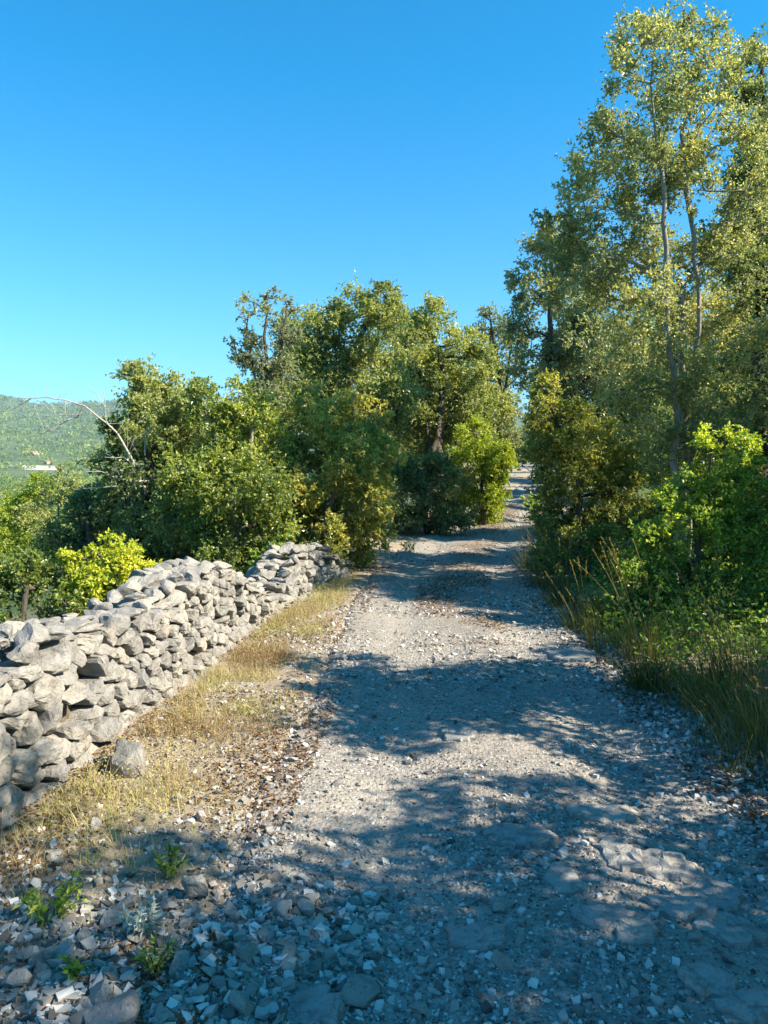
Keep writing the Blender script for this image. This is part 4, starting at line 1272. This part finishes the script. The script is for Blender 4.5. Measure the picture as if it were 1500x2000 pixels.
for k, (px, py, wp, hp, rz, lb) in enumerate(slabs):
    rng = np.random.default_rng(400 + k)
    x, y = gat(px, py)
    x2, y2 = gat(px, py - hp / 2); x3, y3 = gat(px, py + hp / 2)
    V, F = flat_slab(rng, wp / 1500 * math.hypot(y, EYE), y2 - y3, .05)
    o = link('bedrock_slab', new_mesh('bedrock_slab', V, F, np.full(len(V), .35)), M['slab'], None, (x, y, float(surface(x, y)) + .008))
    SLABS.append((x, y, wp / 1500 * math.hypot(y, EYE) * .46, (y2 - y3) * .46))
    o.rotation_euler = (rng.normal() * .03, rng.normal() * .03, rz * .5)
    tag(o, lb, 'rock', 'bedrock slabs in the track')

rngS = np.random.default_rng(500)
STONE = [new_mesh('loose_stone', *((lambda g: (g[0], g[1]))(rock_geo(rngS, (1, rngS.uniform(.65, .95), rngS.uniform(.35, .7)), 1, 11, .03, .30, .72))), np.full(42, rngS.uniform(.15, .6))) for _ in range(14)]
for me in STONE: me.materials.append(M['loose_stone'])
def loose(x, y, s, label, group, rng, mesh=None, sink=.22, name='loose_stone'):
    o = bpy.data.objects.new(name, mesh or STONE[rng.integers(len(STONE))])
    COL.objects.link(o)
    o.location = (x, y, float(surface(x, y)) + s * .30 - s * sink * .5)
    o.rotation_euler = (rng.normal() * .3, rng.normal() * .3, rng.uniform(0, 6.28))
    o.scale = (s, s * rng.uniform(.8, 1.1), s * rng.uniform(.75, 1.1))
    return tag(o, label, 'stone', group)

named = [(250, 1500, 110, 'pale upright boulder leaning at the foot of the long wall'), (195, 1945, 75, 'long angular stone standing on edge in the lower left rubble'), (30, 1920, 70, 'slanted grey stone at the left edge of the rubble heap'),
         (350, 1880, 60, 'squarish pale stone in the middle of the rubble heap'), (240, 1985, 120, 'largest flat stone at the bottom of the rubble heap'), (470, 1965, 60, 'pale wedge-shaped stone at the bottom edge between rubble and track'),
         (390, 1745, 75, 'dark rough stone in shade right of the grey-green weed'), (365, 1800, 36, 'small pale stone right of the silvery weed'), (165, 1825, 40, 'white stone below the bright green weed'), (190, 1615, 38, 'small white stone in dry grass below the wall end'),
         (105, 1670, 32, 'small white stone near the left edge, in brown litter'), (240, 1780, 70, 'grey stone left of the silvery weed'), (225, 1800, 60, 'bluish stone beneath the bright green weed'), (480, 1880, 60, 'bluish flat stone at the border of rubble and track'),
         (700, 1930, 75, 'pale block right of the triangular flat stone'), (985, 1895, 50, 'sunlit pale stone in the dark foreground gravel'), (1015, 1845, 30, 'bright bluish pebble in the middle foreground'), (975, 1785, 26, 'small white pebble in the dark gravel'),
         (1355, 1845, 34, 'yellowish sunlit stone on the right of the foreground'), (820, 1960, 45, 'grey-blue stone at the bottom edge right of centre')]
for k, (px, py, wp, lb) in enumerate(named):
    rng = np.random.default_rng(600 + k)
    x, y = gat(px, py)
    g, f = rock_geo(rng, (1, .8, .55 if k else .95), 2, 12, .06, .32, .75)
    loose(x, y, wp / 1500 * math.hypot(y, EYE), lb, 'large stones beside and on the track', rng, new_mesh('loose_stone', g, f, np.full(len(g), .4)), name='loose_stone')
    bpy.data.objects[-1] if False else None
for o in COL.objects:
    if o.name.startswith('loose_stone') and not o.data.materials: o.data.materials.append(M['loose_stone'])

def zone(n, fx, y0, y1, s0, s1, label, group, seed, power=2.0):
    rng = np.random.default_rng(seed)
    x, y = scatter(rng, n, y0, y1, fx, power)
    for k in range(n):
        s = s0 * (s1 / s0) ** (rng.random() ** 1.6)
        loose(x[k], y[k], s, label, group, rng)
vw = lambda y, t: wall_x(y) + .12 + t * (road_c(y) - road_w(y) - wall_x(y) + .1)
zone(120, lambda y, t: -1.25 + t * 1.15, 1.75, 2.6, .03, .105, 'pale broken limestone piece in the rubble heap at lower left', 'rubble stones at lower left', 701)
zone(70, lambda y, t: road_c(y) + (t * 2 - 1) * road_w(y), 1.7, 3.6, .022, .055, 'loose limestone fragment lying in the foreground gravel of the track', 'loose stones on the near track', 702)
zone(50, vw, 2.6, 7.5, .025, .07, 'pale stone half hidden in the dry grass below the wall', 'stones in the dry verge', 703)
zone(40, lambda y, t: road_c(y) + road_w(y) * (.72 + .4 * t), 2.4, 8, .025, .06, 'bluish shaded stone along the right edge of the track', 'stones along the right track edge', 704)

def off_slabs(x, y):
    k = np.ones(len(x), bool)
    for a, b, ra, rb in SLABS:
        k &= ((x - a) / ra) ** 2 + ((y - b) / rb) ** 2 > 1
    return k

def gravel():
    rng = np.random.default_rng(800)
    def pebbles(x, y, s, tint, shape):
        n = len(x)
        v, f = shape
        k = len(v)
        sc = s[:, None] * np.column_stack([np.ones(n), rng.uniform(.6, 1, n), rng.uniform(.38, .75, n)]) * .5
        P = v[None] * sc[:, None] * rng.uniform(.62, 1.2, (n, k, 1)) + rng.normal(size=(n, k, 3)) * s[:, None, None] * .05
        a = rng.uniform(0, 2 * math.pi, n)
        c, sn = np.cos(a)[:, None], np.sin(a)[:, None]
        tx, ty = rng.normal(size=(n, 1)) * .3, rng.normal(size=(n, 1)) * .3
        X, Y, Z = P[..., 0] * c - P[..., 1] * sn, P[..., 0] * sn + P[..., 1] * c, P[..., 2]
        Z = Z + X * tx + Y * ty
        base = surface(x, y) + s * .10
        V = np.stack([X + x[:, None], Y + y[:, None], Z + base[:, None]], -1).reshape(-1, 3)
        F = (np.arange(n)[:, None, None] * k + f[None]).reshape(-1, 3)
        return V, [F], np.repeat(tint, k)
    octv = np.array([(1, 0, 0), (-1, 0, 0), (0, 1, 0), (0, -1, 0), (0, 0, 1), (0, 0, -1)], float)
    octf = np.array([(0, 2, 4), (2, 1, 4), (1, 3, 4), (3, 0, 4), (2, 0, 5), (1, 2, 5), (3, 1, 5), (0, 3, 5)])
    boxv = unit(np.array([(a, b, c) for a in (-1, 1) for b in (-1, 1) for c in (-1, 1)], float)) * 1.25
    boxf = np.array([(0, 1, 3), (0, 3, 2), (4, 6, 7), (4, 7, 5), (0, 4, 5), (0, 5, 1), (2, 3, 7), (2, 7, 6), (0, 2, 6), (0, 6, 4), (1, 5, 7), (1, 7, 3)])
    parts = []
    def spread(n, y0, y1, fx, s0, s1, shape, power, thin=None, t0=.5):
        x, y = scatter(rng, n, y0, y1, fx, power)
        if thin is not None:
            k = rng.random(n) < thin(x, y)
            x, y = x[k], y[k]
        k = off_slabs(x, y)
        x, y = x[k], y[k]
        s = s0 * (s1 / s0) ** (rng.random(len(x)) ** 2.2)
        tint = np.clip(t0 + rng.normal(size=len(x)) * .30, 0, 1)
        parts.append(pebbles(x, y, s, tint, shape))
    onroad = lambda y, t: road_c(y) + (t * 2.2 - 1.1) * road_w(y)
    patch = lambda x, y: smooth(.30, .62, vnoise2(x, y, 1.5, 91) * .6 + vnoise2(x, y, 4, 92) * .4)
    spread(62000, 1.6, 7.5, onroad, .006, .024, (octv, octf), 1.8, lambda x, y: .40 + .60 * patch(x, y), .52)
    spread(8000, 1.6, 9, onroad, .014, .045, (boxv, boxf), 2.0, patch, .62)
    spread(9000, 5, 24, onroad, .014, .05, (octv, octf), 1.6, patch, .55)
    spread(7000, 2.0, 9, lambda y, t: road_c(y) + road_w(y) * (.70 + .5 * t), .012, .05, (boxv, boxf), 1.7, None, .6)
    spread(9000, 1.6, 8, vw, .010, .045, (boxv, boxf), 1.8, lambda x, y: .3 + .7 * patch(x, y), .55)
    spread(5000, 1.6, 2.7, lambda y, t: -1.5 + t * 1.5, .014, .06, (boxv, boxf), 1.5, None, .6)
    V, F, T = join_geo(parts)
    tag(link('gravel', new_mesh('gravel', V, F, T), M['gravel']), 'loose angular limestone gravel strewn over the track and verges', 'gravel', kind='stuff')
gravel()

# ------------------------------------------------------------------ the valley
def hit(px, py, d0=60.0, d1=4500.0):
    """Distance ahead at which the line of sight meets the land."""
    d = np.geomspace(d0, d1, 1500)
    P = np.array([at(px, py, q) for q in d])
    below = np.nonzero(P[:, 2] < land(P[:, 0], P[:, 1]))[0]
    return float(d[below[0]]) if len(below) else d1

def valley():
    rng = np.random.default_rng(900)
    n = 12000
    R = 90 * (3600 / 90) ** rng.random(n)
    q = rng.uniform(-.72, -.22, n)
    a = np.arctan(q)
    x, y = np.sin(a) * R, np.cos(a) * R
    k = (vnoise2(x, y, 1 / 90., 41) + .35 * vnoise2(x, y, 1 / 25., 42)) > .42
    D0, D1 = hit(70, 925), hit(70, 880)
    k &= ~((y > D0 * .86) & (y < D1 * 1.02) & (q > -.50) & (q < -.41) & (rng.random(n) < .6))
    x, y, R = x[k], y[k], R[k]
    P, D, S, T = [], [], [], []
    for i in range(len(x)):
        m = 260 if R[i] < 160 else (110 if R[i] < 420 else (40 if R[i] < 1100 else 16))
        s = rng.uniform(2.0, 3.6) * (1 + max(0, R[i] - 500) / 1000)
        d = unit(rng.normal(size=(m, 3)))
        p = d * s * rng.uniform(.6, 1, (m, 1)) * np.array([1, 1, .8])
        z = float(0)
        P.append(p + np.array([x[i], y[i], 0])); D.append(d + rng.normal(size=(m, 3)) * .7)
        S.append(np.full(m, s * (3.2 / math.sqrt(m)))); T.append(np.full(m, .45 + rng.normal() * .2))
    cnt = [len(p) for p in P]
    zz = np.repeat(land(x, y) + 1.6, cnt)
    P = np.concatenate(P); P[:, 2] += zz
    S = np.concatenate(S)[:, None]
    V, F = leaf_quads(rng, P, np.concatenate(D), S, S * .8)
    tag(link('valley_woodland', new_mesh('valley_woodland', V, F, np.repeat(np.clip(np.concatenate(T), 0, 1), 4)), LM['far']), 'distant woodland covering the valley and the slope beyond', 'woodland', kind='stuff')
valley()

def flat_mat(name, col, scale=3.0):
    m, nt, b = base_mat(name)
    geo = N(nt, 'ShaderNodeNewGeometry')
    nt.links.new(mixc(nt, maths(nt, 'MULTIPLY', noise(nt, scale, 4, .6, geo.outputs['Position']), .4), col, tuple(c * .6 for c in col)), b.inputs['Base Color'])
    return m
M['render_wall'] = flat_mat('pale_render', (.42, .34, .25), .8)
M['roof_tile'] = flat_mat('terracotta_tiles', (.45, .22, .11), .8)
M['shutter'] = flat_mat('brown_shutters', (.16, .07, .05), 2)
M['slate'] = flat_mat('blue_grey_sheeting', (.16, .19, .30), .5)
M['pale_earth'] = flat_mat('pale_bare_earth', (.45, .40, .31), .2)

def box(x0, x1, y0, y1, z0, z1):
    V = np.array([(x, y, z) for x in (x0, x1) for y in (y0, y1) for z in (z0, z1)], float)
    F = np.array([(0, 1, 3, 2), (4, 6, 7, 5), (0, 4, 5, 1), (2, 3, 7, 6), (0, 2, 6, 4), (1, 5, 7, 3)])
    return V, F

def house(px, py, d, w, h, label, wall='render_wall', roof='roof_tile', windows=3, dep=16.0):
    d = hit(px, py)
    w, h, dep = w * d / 1500, h * d / 1500, dep * d / 1500
    p = at(px, py, d)
    g = float(land(p[0], p[1]))
    z = g
    root = tag(empty('house', (p[0], p[1], g)), label, 'house')
    root.rotation_euler.z = math.radians(-22)
    b = z - g
    V, F = box(-w / 2, w / 2, 0, dep, -1, b + h)
    link('wall', new_mesh('wall', V, F), M[wall], root)
    e, rh = .5, h * .38
    V = np.array([(-w / 2 - e, -e, b + h), (w / 2 + e, -e, b + h), (w / 2 + e, dep + e, b + h), (-w / 2 - e, dep + e, b + h), (-w / 2 - e, dep / 2, b + h + rh), (w / 2 + e, dep / 2, b + h + rh)])
    F = [np.array([(0, 1, 5, 4), (2, 3, 4, 5), (3, 2, 1, 0)]), np.array([(0, 4, 3), (1, 2, 5)])]
    ro = link('roof', new_mesh('roof', V, F), M[roof], root)
    V, F = box(w * .22, w * .22 + 1, dep * .4, dep * .4 + 1, b + h + rh * .5, b + h + rh * 1.15)
    link('chimney', new_mesh('chimney', V, F), M[wall], ro)
    for k in range(windows):
        cx = -w / 2 + w * (k + .5) / windows
        V, F = box(cx - .7, cx + .7, -.06, .12, b + h * .35, b + h * .78)
        link('window', new_mesh('window', V, F), M['shutter'], root)
    return root
house(55, 888, 0, 24, 5, 'low farmhouse with terracotta roof among the valley trees')
house(89, 907, 0, 6, 6, 'tiny pale house with dark red shutters beside the bare earth terrace', windows=2, dep=9)
house(58, 952, 0, 16, 9, 'blue-grey shed in the shade of the valley trees', 'slate', 'slate', 1, 10)

def terrace():
    d0, d1 = hit(80, 919), hit(80, 910)
    d = np.linspace(d0, d1, 12)
    V, n = [], 15
    for k, q in enumerate(d):
        for u in np.linspace(0, 1, n):
            px = 45 + 75 * u + 4 * math.sin(k * 1.3)
            p = at(px, 914, q)
            V.append((p[0], p[1], float(land(p[0], p[1])) + .5))
    i = np.arange(len(d) - 1)[:, None] * n + np.arange(n - 1)[None]
    F = np.stack([i, i + 1, i + 1 + n, i + n], -1).reshape(-1, 4)
    tag(link('terrace_field', new_mesh('terrace_field', np.array(V), F), M['pale_earth']), kind='structure')
terrace()

# ------------------------------------------------------------------ air
HAZE_TOP = 6.0 + max(float(np.max([v.co.z for v in bpy.data.objects[n].data.vertices])) for n in ('ground', 'valley_woodland'))
print('HAZE TOP', HAZE_TOP)
def haze():
    m = bpy.data.materials.new('thin_air_haze')
    m.use_nodes = True
    nt = m.node_tree
    nt.nodes.remove(nt.nodes['Principled BSDF'])
    v = N(nt, 'ShaderNodeVolumePrincipled')
    v.inputs['Color'].default_value = (.46, .68, 1.0, 1)
    v.inputs['Density'].default_value = 0.00009
    nt.links.new(v.outputs[0], nt.nodes['Material Output'].inputs['Volume'])
    V, F = box(-6700, 6700, -6700, 6700, -80, HAZE_TOP)
    tag(link('haze', new_mesh('haze', V, F), m), kind='stuff')
HAZE = True
print('TRIS', sum(sum(len(p.vertices) - 2 for p in me.polygons) if len(me.polygons) < 50000 else len(me.polygons) * 2 for me in bpy.data.meshes))
if HAZE: haze()
